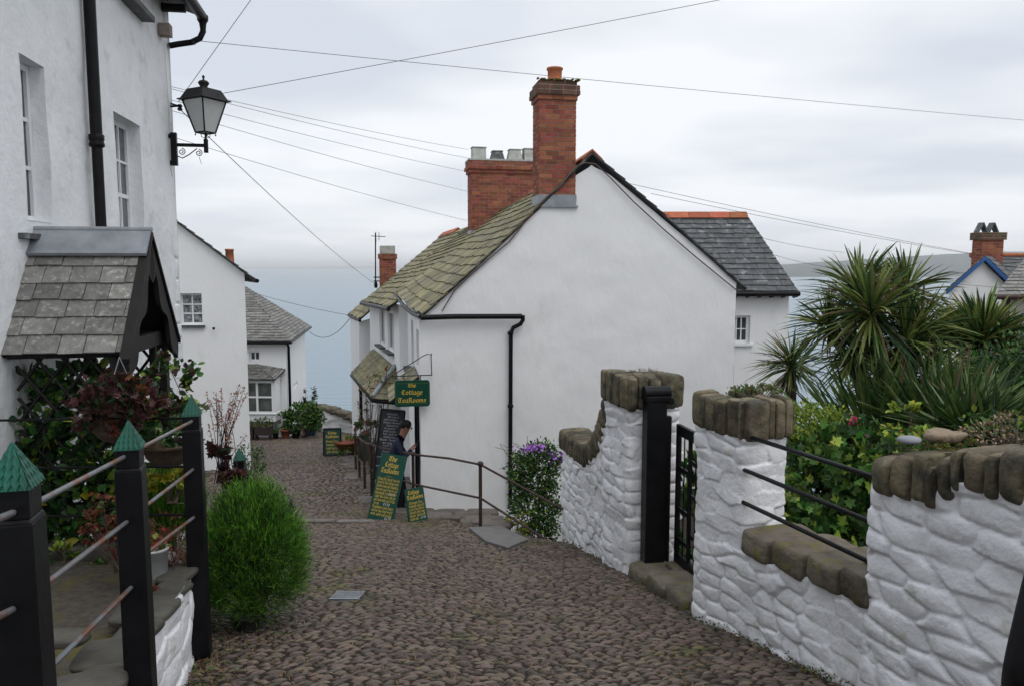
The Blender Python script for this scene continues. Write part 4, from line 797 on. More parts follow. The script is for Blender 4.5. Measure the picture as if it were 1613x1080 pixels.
while x < Lr-.05:
    a = pL+dx*x; b = pL+dx*min(x+.44, Lr); x += .45
    for sg in (-1, 1): n_ = np.array([0, sg, 0.]); q.hexa([a+[0, 0, .04], b+[0, 0, .04], b+n_*.13-[0, 0, .08], a+n_*.13-[0, 0, .08], a+[0, 0, .075], b+[0, 0, .075], b+n_*.15-[0, 0, .06], a+n_*.15-[0, 0, .06]])
q.build('ridge_tiles', orange, H)
q = MB(); q.tube([eL-[0, .03, .05], eR-[-.02, .03, .05]], .05, 8)
for k in range(16): p = eL+(eR-eL)*k/15; q.tube([p+[0, .25, -.12], p+[0, .02, -.09]], .03, 4)
q.build('gutter', black, H)
lo = wg(1157, 607); q = MB(); q.hexa([FW.p(lo[0]-.2, 0, lo[1]-.10), FW.p(lo[0]+1.3, 0, lo[1]-.55), FW.p(lo[0]+1.3, .10, lo[1]-.56), FW.p(lo[0]-.2, .10, lo[1]-.11), FW.p(lo[0]-.2, 0, lo[1]-.0), FW.p(lo[0]+1.3, 0, lo[1]-.45), FW.p(lo[0]+1.3, .10, lo[1]-.46), FW.p(lo[0]-.2, .10, lo[1]-.01)]); q.build('lean_to_roof', slate_d, H)

# ================================================================== THE TWO COTTAGES DOWNHILL OF THE TEA ROOMS
P2a, P2b = np.array([-2.53, 17.2]), np.array([-4.1, 22.1])
F2f = Fr(*P2a, *(P2b-P2a), -1)
H2 = thing('middle_terrace_cottage', 'white terraced cottage just below the tea rooms with tall pale windows and a slate canopy', 'cottage', (*P2a, -4.8))
ww = [(F2f.uv(620, 520)[0], F2f.uv(611, 520)[0]), (F2f.uv(606, 510)[0], F2f.uv(598, 510)[0])]
h2 = [(a, b, -2.02, -1.05) for a, b in ww]
mb = grid_wall(F2f, 0, 5.15, -6, -.85, h2, None, .12, .012, 51, 1.3, reveal=.1)
FS2 = Fr(*P2a, 1, .18); mb2 = grid_wall(FS2, 0, .6, -5.2, -.85, (), None, .15, .01, 52); mb.add(mb2.v, mb2.f, 0, True); mb.build('wall', white, H2)
for q_ in h2: window(F2f, *q_, -.03, 2, 1, H2, edge=.07, bar=.05, sill=.14, sillm=slate_d)
ea = np.array(F2f.p(-.08, .22, -.90)); eb = np.array(F2f.p(5.2, .2, -1.0)); ra = rg2+[0, 0, -.02]; rb = at(742, 356, 22.6)
roof(ea, eb, rb, ra, slate_g, 'roof', H2, .27, .24, th=.02, sag=.03, seed=52, jit=.03)
q = MB(); q.tube([ea-[.03, 0, .04], eb-[.03, 0, .04]], .05, 8); q.build('gutter', black, H2)
# canopy on the front
cz0, cz1 = -3.02, -2.32
c0 = np.array(F2f.p(.0, .62, -2.93)); c1 = np.array(F2f.p(4.5, .62, -2.96)); c2 = np.array(F2f.p(4.3, .02, cz1+.05)); c3 = np.array(F2f.p(.55, .02, cz1))
roof(c0, c1, c2, c3, slate_g, 'canopy', H2, .25, .17, th=.015, seed=53); roof(np.array(F2f.p(-.1, .02, cz0)), c0, c3+.005, c3, slate_g, 'canopy', H2, .22, .17, th=.015, seed=54)
q = MB(); q.tube([c0+[0, 0, .05], c3+[0, 0, .05]], .05, 6); q.build('lead_hip', lead, H2)
q = MB(); q.tube([c1-[0, 0, .05], c0-[0, 0, .05], np.array(F2f.p(-.1, .02, cz0-.04))], .045, 8); q.tube([c1+[.25, 0, -.1], c1+[.25, 0, -2.6]], .045, 8); q.build('canopy_gutter', black, H2)
H3a = np.array([-4.5, 22.5]); F3f = Fr(*H3a, -.8, 2.6, -1); F3s = Fr(*H3a, .956, .29)
H3 = thing('end_terrace_cottage', 'last white cottage of the downhill row, its slate verge against the sea', 'cottage', (*H3a, -5.5))
mb = grid_wall(F3f, 0, 2.7, -7, -1.5, (), None, .15, .01, 61); mb2 = grid_wall(F3s, 0, 3.2, -7, -.6, (), lambda s: -1.62+.30*s, .15, .01, 62); mb.add(mb2.v, mb2.f, 0, True); mb.build('wall', white, H3)
e3 = at(567, 503, 22.3); f3 = at(549, 495, 25.2); r3b = at(698, 370, 26.2); r3a = rb+[-.1, .1, -.02]
roof(e3, f3, r3b, r3a, slate_g, 'roof', H3, .27, .24, th=.02, seed=63, jit=.03)
q = MB(); q.tube([e3-[0, 0, .04], f3-[0, 0, .04]], .045, 8); q.tube([at(584, 470, 22.2), at(584, 485, 22.2), at(582, 490, 22.3)], .04, 6); q.build('gutter', black, H3)
q = MB()
for i in range(6):
    a = r3a+(r3b-r3a)*(.35+i*.11); b = r3a+(r3b-r3a)*(.35+(i+.95)*.11)
    for sg in (-1, 1): n_ = np.array([sg, .2*sg, 0]); q.hexa([a+[0, 0, .04], b+[0, 0, .04], b+n_*.15-[0, 0, .09], a+n_*.15-[0, 0, .09], a+[0, 0, .08], b+[0, 0, .08], b+n_*.17-[0, 0, .07], a+n_*.17-[0, 0, .07]])
q.build('ridge_tiles', orange, H3)
# big four-pot chimney
FK = Fr(*at(740, 300, 19.4)[:2], .98, .19); kR = 1.75
bz = [FK.uv(740, v)[1] for v in (375, 272, 254)]
k_ = bricks(FK, .03, kR-.03, -.62, 0, bz[0]-.6, bz[1], H2, build=False); bricks(FK, -.01, kR+.01, -.65, .04, bz[1], bz[1]+.09, H2, mb=k_, build=False); bricks(FK, -.05, kR+.05, -.69, .08, bz[1]+.09, bz[1]+.18, H2, mb=k_, build=False); bricks(FK, -.02, kR+.02, -.66, .05, bz[1]+.18, bz[2]+.02, H2, mb=k_, build=False)
k_ = k_.build('chimney', [brick, mortar, brick_d], H2)
q = MB(); q.box(FK, -.03, kR+.03, -.67, .06, bz[2]+.021, bz[2]+.06); q.build('chimney_top', cem, k_)
q = MB(); q.box(FK, .02, .35, -.635, .015, bz[0]-.4, bz[0]+.19); 
for i in range(6): q.box(FK, .35+i*.2, .55+i*.2, -.0, .016, bz[0]+.0+i*.13, bz[0]+.22+i*.14)
q.build('flashing', lead, k_)
zt_ = bz[2]+.06
for i, (s0_, w0, w1_, hh, m_) in enumerate(((.10, .34, .34, .30, cem), (.56, .36, .24, .22, slate_d), (1.0, .38, .28, .27, cem), (1.42, .34, .34, .30, cem))):
    q = MB(); c_ = s0_+w0/2; q.hexa([FK.p(c_-w0/2, -.5, zt_), FK.p(c_+w0/2, -.5, zt_), FK.p(c_+w0/2, -.12, zt_), FK.p(c_-w0/2, -.12, zt_), FK.p(c_-w1_/2, -.45, zt_+hh), FK.p(c_+w1_/2, -.45, zt_+hh), FK.p(c_+w1_/2, -.17, zt_+hh), FK.p(c_-w1_/2, -.17, zt_+hh)])
    q.box(FK, c_-w1_/2-.02, c_+w1_/2+.02, -.47, -.15, zt_+hh, zt_+hh+.025); q.build('chimney_pot', m_, k_, bevel=.01)
# far chimney and aerial
FQ = Fr(*at(598, 420, 25.6)[:2], .98, .19); qz = [FQ.uv(600, v)[1] for v in (455, 408, 400, 387)]
k2 = bricks(FQ, 0, .54, -.5, 0, qz[0]-.4, qz[1], H3, build=False); bricks(FQ, -.04, .58, -.54, .04, qz[1], qz[2], H3, mb=k2, build=False); k2 = k2.build('chimney', [brick, mortar, brick_d], H3)
q = MB(); q.box(FQ, .02, .52, -.48, -.02, qz[2], qz[3]); q.build('chimney_pot', cem, k2, bevel=.02)
q = MB(); m0 = at(591.5, 450, 25.2); m1 = at(591.5, 367, 25.2); q.tube([m0, m1], .022, 6); q.tube([at(585, 372, 25), at(607, 373, 25.4)], .012, 5); q.tube([at(592, 366, 24.8), at(592.5, 382, 25.4)], .01, 5); q.tube([at(597, 366, 25.2), at(597, 379, 25.2)], .01, 5); q.tube([at(589, 437, 25.2), at(598, 437, 25.5)], .02, 5); q.tube([at(589, 443, 25.2), at(598, 443, 25.5)], .02, 5); q.lathe(at(592, 449, 25.2), [(.05, -.1), (.06, 0), (.04, .1)], 8); q.build('aerial', black, H3)

# ================================================================== HOUSES BEYOND THE GARDEN, RIGHT
Dh = thing('blue_trimmed_cottage', 'white cottage with bright blue bargeboards and brick chimney beyond the garden', 'cottage', (14, 21, -4))
FD = Fr(*at(1490, 450, 20)[:2], .995, .10); d = lambda u, v, n=0: FD.uv(u, v, n)
ap = d(1546, 408); dl = d(1489, 458); dr_ = d(1600, 440)
topD = lambda s: (ap[1]+(dl[1]-ap[1])*(ap[0]-s)/(ap[0]-dl[0]) if s < ap[0] else ap[1]+(dl[1]-ap[1])*(s-ap[0])/(ap[0]-dl[0]))-.03
sE = 2*ap[0]-dl[0]
mb = grid_wall(FD, dl[0]+.1, sE-.1, -9, ap[1], (), topD, .12, .01, 71); FDs = Fr(*FD.p(dl[0]+.11, 0, 0)[:2], .62, .995, -1); mb2 = grid_wall(FDs, 0, 4, -9, dl[1], (), None, .3, .01, 72); mb.add(mb2.v, mb2.f, 0, True); mb.build('wall', white, Dh)
q = MB()
for s_ in (dl[0]-.05, sE+.05): q.hexa([FD.p(ap[0], .1, ap[1]-.04), FD.p(ap[0], .16, ap[1]-.04), FD.p(s_, .16, dl[1]-.09), FD.p(s_, .1, dl[1]-.09), FD.p(ap[0], .1, ap[1]+.06), FD.p(ap[0], .16, ap[1]+.06), FD.p(s_, .16, dl[1]+.02), FD.p(s_, .1, dl[1]+.02)])
q.build('bargeboard', blue, Dh)
bk = lambda p: (p[0]+2.8, p[1]+3.9, p[2])
for s_, sd2 in ((dl[0]-.1, 1), (sE+.1, 2)): roof(FD.p(s_, .13, dl[1]+.0), bk(FD.p(s_, .13, dl[1]+.0)), bk(FD.p(ap[0], .13, ap[1]+.08)), FD.p(ap[0], .13, ap[1]+.08), slate_d, 'roof', Dh, .28, .2, seed=73+sd2)
rr_ = d(1610, 403, -1.6); roof(FD.p(ap[0]+1.5, -1.2, ap[1]-.75), FD.p(ap[0]+5, -1.2, ap[1]-.75), FD.p(ap[0]+5, -2.6, rr_[1]), FD.p(ap[0]+1.6, -2.6, rr_[1]), slate_d, 'roof', Dh, .26, .2, seed=77)
q = MB(); q.tube([FD.p(ap[0]+1.6, -2.6, rr_[1]+.03), FD.p(ap[0]+4, -2.6, rr_[1]+.03)], .07, 6); q.build('ridge_tiles', orange, Dh)
c0_ = FD.uv(1546, 400, -1.6); c1_ = FD.uv(1580, 400, -1.6); zz = [FD.uv(1550, v, -1.6)[1] for v in (415, 378, 366)]
k3 = bricks(FD, c0_[0], c1_[0], -2.0, -1.6, zz[0]-.5, zz[1], Dh, build=False); bricks(FD, c0_[0]-.05, c1_[0]+.05, -2.05, -1.55, zz[1], zz[2], Dh, mb=k3, build=False, mi=2); k3 = k3.build('chimney', [brick, mortar, brick_d], Dh)
for s_ in (.13, .46):
    q = MB(); ce = c0_[0]+s_
    for sg in (-1, 1): q.hexa([FD.p(ce+sg*.14-.02, -1.95, zz[2]), FD.p(ce+sg*.14+.02, -1.95, zz[2]), FD.p(ce+sg*.14+.02, -1.75, zz[2]), FD.p(ce+sg*.14-.02, -1.75, zz[2]), FD.p(ce-.02+sg*.0, -1.95, zz[2]+.28), FD.p(ce+.02, -1.95, zz[2]+.28), FD.p(ce+.02, -1.75, zz[2]+.28), FD.p(ce-.02, -1.75, zz[2]+.28)])
    q.build('chimney_cowl', slate_d, k3)
Eh = thing('cream_cottage', 'cream rendered cottage with grey slate roof cut off by the right edge behind the garden', 'cottage', (12, 16, -3.5))
FE = Fr(*at(1576, 500, 16)[:2], .99, -.1); e5 = FE.uv(1567, 465, .2)
mb = grid_wall(FE, 0, 5, -8, e5[1]+.05, (), None, .15, .01, 81); FEs = Fr(*FE.p(0, 0, 0)[:2], .75, .99, -1); mb2 = grid_wall(FEs, 0, 4, -8, e5[1]+.05, (), None, .3, .01, 82); mb.add(mb2.v, mb2.f, 0, True); mb.build('wall', cream, Eh)
tp = at(1632, 385, 17.6); roof(FE.p(e5[0], .2, e5[1]), FE.p(5.5, .2, e5[1]), (tp[0]+5, tp[1], tp[2]), tuple(tp), slate, 'roof', Eh, .26, .18, seed=83)
q = MB(); q.tube([FE.p(e5[0], .24, e5[1]-.04), FE.p(5.5, .24, e5[1]-.04)], .05, 8); q.tube([FE.p(.1, .06, e5[1]-.08), FE.p(.1, .06, -4)], .04, 8); q.build('gutter', rust, Eh)
# ================================================================== GARDEN WALLS, RIGHT
X3 = np.eye(3)
def frame_of(d):
    d = np.array([d[0], d[1], 0.]); d /= np.linalg.norm(d); return [list(d), [-d[1], d[0], 0], [0, 0, 1]]
GW = thing('garden_wall', 'whitewashed rubble wall sweeping up to a capped pillar on the far side of the gate', 'garden wall', (1.0, 8.4, -3.3))
lx = lambda y: .69+.223*(9.72-y)
def ztL(x, y): return -1.40 if y < 8.12 else (-2.36+.94*max(0, (9.05-y)/.93)**1.9 if y < 9.05 else -2.36)
rubble('wall_face', [(lx(9.86), 9.86), (lx(8.9), 8.9), (lx(8.14), 8.14), (lx(8.1)-.05, 8.08), (1.16, 7.5), (1.40, 7.53), (1.60, 7.57), (1.66, 7.6), (1.52, 8.2), (1.05, 9.95)], lambda x, y: gz(y)-.4, ztL, GW, 5, .013, .24, .12, .030, corner=.03)
q = MB(); rs = random.Random(12)
def cap_line(q, pts, hts, w0, w1, z0f, thick, inward, seed, mi=0):
    a, b = np.array(pts[0]), np.array(pts[1]); L = np.linalg.norm(b-a); d = (b-a)/L; x = 0; r = random.Random(seed)
    nrm = np.array([d[1], -d[0]])
    while x < L-.02:
        w = r.uniform(w0, w1); w = min(w, L-x); c = a+d*(x+w/2)-nrm*(thick/2-.055+r.uniform(-.012, .012)); h = r.uniform(*hts); z0 = z0f(x+w/2)
        stone(q, (c[0], c[1], z0+h/2+r.uniform(-.008, .008)), (w*.95, thick, h), frame_of(d), int(x*91+seed), r.uniform(6, 10), .035, mi); x += w
cap_line(q, [(lx(8.14)-.05, 8.16), (1.15, 7.47)], (.30, .34), .07, .17, lambda x: -1.405, .22, 0, 3); cap_line(q, [(1.14, 7.47), (1.66, 7.56)], (.31, .36), .06, .19, lambda x: -1.41, .26, 0, 4)
cap_line(q, [(1.67, 7.55), (1.55, 8.2)], (.28, .33), .13, .22, lambda x: -1.40, .22, 0, 5)
stone(q, (1.36, 7.85, -1.16), (.44, .5, .16), frame_of((1, .2)), 9, 3, .08)
y = 9.88
while y > 8.2:
    w = rs.uniform(.08, .13); t_ = max(0, (9.05-y)/.93); sl = .94*1.9*t_**.9/.93 if t_ > 0 else 0; a = math.atan(sl)*.8
    d = np.array([.217*math.cos(a), -.976*math.cos(a), math.sin(a)]); n_ = np.array([-.976, -.217, 0.]); u_ = np.cross(n_, d); u_ = u_ if u_[2] > 0 else -u_
    c_ = np.array([lx(y)+.17, y, ztL(0, y)+.12]); stone(q, c_, (w*1.2, .42, .27+.03*rs.random()), [list(d), list(n_), list(u_)], int(y*60), 5, .06); y -= w*math.cos(a)
q.build('coping', coping, GW)
q = MB(); q.box(Fr(1.28, 7.44, .985, .17), 0, .20, .0, .15, -3.05, -1.24); q.box(Fr(1.28, 7.44, .985, .17), .2, .27, .03, .10, -3.0, -1.45)
f_ = Fr(1.27, 7.44, .985, .17); q.tube([f_.p(-.01, .09, -1.21), f_.p(.25, .09, -1.21)], .065, 14); q.box(f_, -.005, .24, 0, .165, -1.29, -1.24); q.tube([f_.p(.26, .12, -1.30), f_.p(.26, -.02, -1.30)], .035, 10)
gp_ = q.build('gate_post', black, GW, bevel=.008)
# gate
ga, gb = np.array([1.60, 7.28]), np.array([1.86, 5.95]); GFr = Fr(*ga, *(gb-ga)); gL = float(np.linalg.norm(gb-ga))
gate = thing('garden_gate', 'black iron garden gate of square panels between the two whitewashed pillars', 'gate', (*ga, -2.9))
q = MB(); q.box(GFr, 0, gL, -.018, .018, -1.60, -1.50); q.box(GFr, 0, gL, -.018, .018, -2.86, -2.76); q.box(GFr, 0, .05, -.018, .018, -2.76, -1.60); q.box(GFr, gL-.05, gL, -.018, .018, -2.76, -1.60)
q.build('gate_frame', black, gate)
q = MB(); xs_ = [.27, .52, .77, 1.02]
for i, x in enumerate(xs_): q.box(GFr, x, x+.045, -.012, .012, -2.76, -1.60)
for i, x in enumerate([.05]+[a+.045 for a in xs_]):
    xe = (xs_+[gL-.05])[i]
    for z in ((-1.92, -2.32, -2.62) if i % 2 == 0 else (-1.80, -2.12, -2.50)): q.box(GFr, x, xe, -.011, .011, z-.02, z+.02)
    q.tube([GFr.p((x+xe)/2, 0, z) for z in (-2.76, -1.6)], .007, 6)
q.build('gate_bars', black, gate)
q = MB()
for k, (x, y, w, d_) in enumerate(((1.33, 7.2, .42, .48), (1.42, 6.72, .44, .42), (1.50, 6.28, .42, .40), (1.60, 5.95, .40, .28), (1.68, 7.0, .4, .7), (1.85, 6.4, .4, .6))): stone(q, (x+.06, y, gz(y)+.035), (w, d_, .22), frame_of((1, .22)), k+3, 6, .04)
q.build('step', ledge, None, kind='structure')
# near run
NW = thing('garden_wall', 'whitewashed rubble wall running out of the lower right corner, with pillar, low gap and black rails', 'garden wall', (1.9, 4.6, -2.6))
rubble('pillar', [(1.44, 5.86), (1.51, 5.66), (1.655, 5.36), (1.80, 5.39), (1.99, 5.46), (1.80, 5.98)], lambda x, y: gz(y)-.4, lambda x, y: -1.215, NW, 9, .011, .25, .115, .026, corner=.025)
rubble('low_wall', [(1.61, 5.46), (1.67, 5.33), (1.85, 4.70), (2.03, 4.08), (2.42, 4.15), (2.05, 5.52)], lambda x, y: gz(y)-.4, lambda x, y: -2.04+.12*(5.4-y)+.015*math.sin(y*7), NW, 14, .012, .28, .115, .030, corner=.02)
def ztN(x, y): return float(np.interp(y, [0, 2, 3.3, 3.68, 3.76, 4.15], [-.40, -.70, -.965, -1.04, -1.15, -1.19]))
rubble('wall_face', [(2.00, 4.16), (2.26, 3.3), (2.66, 2.0), (3.15, .3), (3.7, .4), (3.0, 3.3), (2.47, 4.28)], lambda x, y: gz(y)-.3, ztN, NW, 17, .012, .34, .12, .034, corner=.025)
q = MB()
cap_line(q, [(1.43, 5.88), (1.66, 5.36)], (.25, .28), .06, .16, lambda x: -1.222, .22, 0, 13); cap_line(q, [(1.64, 5.355), (2.00, 5.45)], (.25, .30), .05, .18, lambda x: -1.225, .24, 0, 15); cap_line(q, [(2.00, 5.45), (1.81, 5.98)], (.24, .27), .12, .2, lambda x: -1.22, .2, 0, 16)
stone(q, (1.74, 5.68, -1.07), (.36, .42, .16), frame_of((1, .2)), 9, 3, .08); q.build('pillar_coping', coping, NW)
q = MB(); yy = 5.40
for k, L in enumerate((.33, .36, .31, .22)):
    c = (1.66+.285*(5.37-(yy-L/2))+.20, yy-L/2, -2.04+.12*(5.4-yy+L/2)+.088); stone(q, c, (L*.97, .50, .18+.015*(k % 2)), frame_of((.274, -.962)), k+61, 7, .05); yy -= L
q.build('low_wall_coping', ledge, NW)
q = MB(); y = 4.17; k = 0; rs = random.Random(21)
while y > .6:
    w = rs.choice((.045, .07, .10, .13, .14)) if k else .14; x = 2.0+.30*(4.16-y+w/2); h_ = rs.uniform(.205, .255); z_ = ztN(0, y-w/2)+h_/2-.022-(.03 if rs.random() < .3 else 0)-rs.uniform(0, .04)
    stone(q, (x+.165+rs.uniform(-.012, .012), y-w/2, z_), (w*.95, .46, h_), frame_of((.29, -.957)), k+5, rs.uniform(4.5, 8), .04); y -= w*.96; k += 1
q.prism([(2.08, 4.12, -1.25), (2.34, 3.3, -1.05), (2.8, 2.0, -.8), (3.3, .3, -.6), (3.6, .3, -.6), (3.1, 2.0, -.8), (2.6, 3.3, -1.05), (2.4, 4.15, -1.25)], (0, 0, .24)); q.build('coping', coping, NW)
for (u0, v0), (u1, v1) in (((1176, 686), (1401, 758)), ((1172, 739), (1401, 833)), ((1170, 790), (1401, 899))):
    q = MB(); q.tube([at(u0, v0, 5.42), at(u0, v0, 5.36), at(u1, v1, 4.20)], .0155, 12); q.build('rail', black, NW)
q = MB(); stone(q, at(1432, 692, 3.95)+[0, 0, 0], (.12, .09, .045), frame_of((1, -.2)), 4, 2.2, .05); q.build('pebble', mat('grey_pebble', (.20, .21, .24), (.27, .28, .31), 6, .6), None, label='smooth grey pebble lying on the first coping stones of the near garden wall', cat='stone')
q = MB(); stone(q, at(1487, 686, 3.95), (.20, .14, .07), frame_of((1, .35)), 8, 2.6, .22); q.build('rock', mat('pale_rock', (.28, .21, .15), (.19, .15, .10), 18, .9, .01, 40), None, label='rough pale brown rock lying on top of the near garden wall beside the grey pebble', cat='stone')
# garden soil behind
gy2 = np.arange(-1, 16, .5); T = np.linspace(0, 1, 20); Xg = np.interp(gy2, [-1, 3, 4.2, 5.5, 6, 7.5, 10, 16], [3.6, 3.2, 2.3, 2.0, 2.0, 1.8, 1.7, 4.6])[:, None]*(1-T)+13*T; Yg = np.repeat(gy2[:, None], 20, 1); Zg = G(Yg)-.05+.12*fbm(Xg, Yg, 3)+np.where(Yg < 5, .35, 0)
I = (np.arange(len(gy2)-1)[:, None]*20+np.arange(19)[None]).ravel()[:, None]; fast('garden_bed', np.stack([Xg, Yg, Zg], -1).reshape(-1, 3), np.concatenate([I, I+1, I+21, I+20], 1), soil, None, True, kind='structure')

# ================================================================== BLACK FENCE, LEFT
posts = [(-1.405, 2.12, -.60, .057), (-1.735, 3.42, -.80, .056), (-2.055, 4.86, -.93, .056), (-2.90, 8.0, -2.02, .06)]
FP = thing('lane_fence', 'black square fence posts with green pyramid caps joined by thin steel rods on the left', 'fence', (-1.9, 4, -2.4))
for i, (x, y, z, hw_) in enumerate(posts):
    fp = Fr(x, y, .97, .24); q = MB(); bz_ = gz(y)-.05; tz = z-.012
    sq_ = lambda h_, zz: [fp.p(-h_, -h_, zz), fp.p(h_, -h_, zz), fp.p(h_, h_, zz), fp.p(-h_, h_, zz)]
    q.hexa(sq_(hw_*1.06, bz_)+sq_(hw_*1.0, tz-.10)); q.hexa(sq_(hw_, tz-.10)+sq_(hw_*.88, tz-.088)); q.hexa(sq_(hw_*.88, tz-.088)+sq_(hw_*.90, tz)) 
    po = q.build('post', black, FP, bevel=.004)
    ch_ = .125; q = MB(); c_ = np.array(fp.p(0, 0, 0)); rows = 5; q.hexa(sq_(hw_*.98, tz-.004)+sq_(hw_*.06, tz+ch_*.97), 0)
    for side in range(4):                                           # little diamond shingles on each face
        A_ = np.array(sq_(hw_*1.05, tz))[side]; B_ = np.array(sq_(hw_*1.05, tz))[(side+1) % 4]; Tp = np.array(fp.p(0, 0, tz+ch_)); on = (A_+B_)/2-np.array(fp.p(0, 0, tz)); on = on/np.linalg.norm(on)
        for r in range(rows):
            v0, v1 = r/rows, min(1, (r+1.5)/rows); nn_ = rows-r
            for k in range(nn_+ (r % 2)):
                uu = (k+.5-(.5 if r % 2 else 0))/nn_; du = .5/nn_
                pt = lambda u_, v_: (A_+(B_-A_)*min(1, max(0, u_)))*(1-v_)+Tp*v_
                q.poly([pt(uu, v0)+on*.0045+[0, 0, -.004], pt(uu+du, (v0+v1)/2-.02)+on*.002, pt(uu+du*.2, v1)+on*.0, pt(uu-du, (v0+v1)/2-.02)+on*.002])
    q.build('post_cap', greencap, po)
A_, B_, C_, D_ = [np.array([p[0], p[1]]) for p in posts]
def rod(u0, v0, Y0, u1, v1, Y1, r=.010):
    q = MB(); q.tube([at(u0, v0, Y0), at(u1, v1, Y1)], r, 8); q.build('rod', barerod, FP)
for u0, v0, u1, v1 in ((40, 800, 199, 717), (44, 940, 204, 818), (48, 1082, 211, 920)): rod(u0, v0, 2.14, u1, v1, 3.42)
for u0, v0, u1, v1 in ((210, 711, 304, 662), (214, 808, 306, 737), (218, 880, 308, 812)): rod(u0, v0, 3.42, u1, v1, 4.86)
for v0, v1 in ((850, 806), (1010, 958)): rod(-80, v0, 1.2, 22, v1, 2.10)
BF = thing('thin_rail_fence', 'three thin black horizontal rails crossing in front of the climber below the porch', 'fence', (-3.2, 5.0, -2.0))
for v_ in (659, 735, 811): q = MB(); q.tube([at(306, v_-1, 4.88), at(150, v_, 4.9), at(-30, v_+3, 4.92)], .0085, 8); q.build('rail', black, BF)

# ================================================================== RAILING BY THE TEA ROOMS
RL = thing('lane_railing', 'brown rusty iron railing curving down the lane in front of the tea rooms', 'railing', (-1.6, 12.3, -4.1))
rp = [(-.456, 10.82, .94), (-1.61, 12.25, 1.02), (-2.73, 14.6, 1.03), (-3.06, 15.6, .98), (-3.49, 17.2, .93), (-3.82, 18.4, .88), (-4.15, 20.0, .85)]
for x, y, h_ in rp: q = MB(); z = gz(y); q.tube([(x, y, z-.15), (x, y, z+h_)], .026 if y < 13 else .030, 10); q.lathe((x, y, z+h_-.02), [(.03, 0), (.045, .02), (.045, .045), (.025, .065), (.002, .07)], 10); q.build('post', rust, RL)
for off, ends in ((0, at(890, 803, 9.75)), (-.52, at(866, 853, 9.85))):
    q = MB(); pts = [np.array([x, y, gz(y)+h_+off*(.95 if off else 1)-.0]) for x, y, h_ in rp][::-1]
    if not off: pts.insert(6, np.array([-.95, 11.4, -2.88]))
    q.tube(pts+[ends], .017, 8); q.build('rail', rust, RL)

# ================================================================== SIGNS
def board(root, BL, BR, TL, mats, th=.02, name='board', bev=.0):
    BL, BR, TL = [np.array(a, float) for a in (BL, BR, TL)]; ex = BR-BL; w = np.linalg.norm(ex); ex /= w; ey = TL-BL; ey -= ex*np.dot(ex, ey); h = np.linalg.norm(ey); ey /= h; en = np.cross(ex, ey)
    if np.dot(en, -BL) < 0: en = -en
    q = MB(); q.prism([BL-en*th, BR-en*th, BR+ey*h-en*th, BL+ey*h-en*th], en*th); o = q.build(name, mats, root, bevel=bev); return BL, ex, ey, en, w, h, o
s1 = thing('menu_board', 'large tilted green menu board leaning on the railing, the taller of the two', 'sign', at(598, 821, 11.7), 'green tea room boards')
BL, ex, ey, en, w, h, bo = board(s1, at(578, 817, 11.75), at(618, 825, 11.6), at(597, 711, 12.12), signgreen)
q = MB(); cx = w/2
lettering(q, 'The', BL, ex, ey, en, .052, cx, h*.895, .24, .10); lettering(q, 'Cottage', BL, ex, ey, en, .052, cx, h*.805, .20, .085, width=w*.52); lettering(q, 'TeaRooms.', BL, ex, ey, en, .052, cx, h*.715, .20, .085, width=w*.74)
for k, tx_ in enumerate(('~', 'Cream Tea Special Just out', 'Served for Two Cottage scone', 'Clotted cream and strawberry', 'Jam with a pot of tea for one', 'Homemade fruit cake for')): lettering(q, tx_, BL, ex, ey, en, .030 if k else .02, cx, h*(.655-.052*k), .2, .10, width=w*(.84 if k else .3))
for k, tx_ in enumerate(('Ladies Tea Scones and jam', 'and cream with a pot of tea', 'for one', 'Ploughmans Lunch cheese', 'and our own bread served', 'with salad and pickle')): lettering(q, tx_, BL, ex, ey, en, .030, cx if k != 2 else w*.22, h*(.345-.052*k), .2, .10, width=w*(.82 if k != 2 else .2))
q.build('lettering', gold, bo)
q = MB(); lettering(q, '\u00a33-95', BL, ex, ey, en, .030, w*.74, h*.395, .2, .1); lettering(q, '\u00a35-50', BL, ex, ey, en, .030, w*.62, h*.241, .2, .1); lettering(q, '\u00a36-95', BL, ex, ey, en, .030, w*.78, h*.045, .2, .1); q.build('price_lettering', chalkm, bo)
s2 = thing('menu_board', 'small green menu board propped against the railing foot beside the taller one', 'sign', at(659, 823, 11.4), 'green tea room boards')
BL, ex, ey, en, w, h, bo = board(s2, at(645, 826, 11.3), at(674, 819, 11.6), at(650, 768, 11.55), signgreen)
q = MB(); lettering(q, 'Cottage', BL, ex, ey, en, .040, w*.45, h*.83, .24, .1, width=w*.6); lettering(q, 'TeaRooms', BL, ex, ey, en, .040, w*.5, h*.69, .24, .1, width=w*.86)
for k, tx_ in enumerate(('Afternoon Tea -', 'Homemade cakes and', 'a pot of tea coffee or', 'minerals and cream', 'teas served', 'special')): lettering(q, tx_, BL, ex, ey, en, .028, w*.5 if k < 5 else w*.3, h*(.55-.09*k), .2, .1, width=w*(.82 if k < 5 else .45))
q.build('lettering', gold, bo); q = MB(); lettering(q, '\u00a34-50', BL, ex, ey, en, .028, w*.78, h*.10, .2, .1); q.build('price_lettering', chalkm, bo)
s3 = thing('hanging_sign', 'green sign with gold lettering hanging from a wrought bracket on the gable corner', 'sign', FH.p(0, .1, -1.8))
FS = Fr(*FH.p(0, .14, 0)[:2], .984, .12); q = MB(); a0, a1, z0_, z1_ = -.425, .155, -2.31, -1.87; rr = .05; pts = []
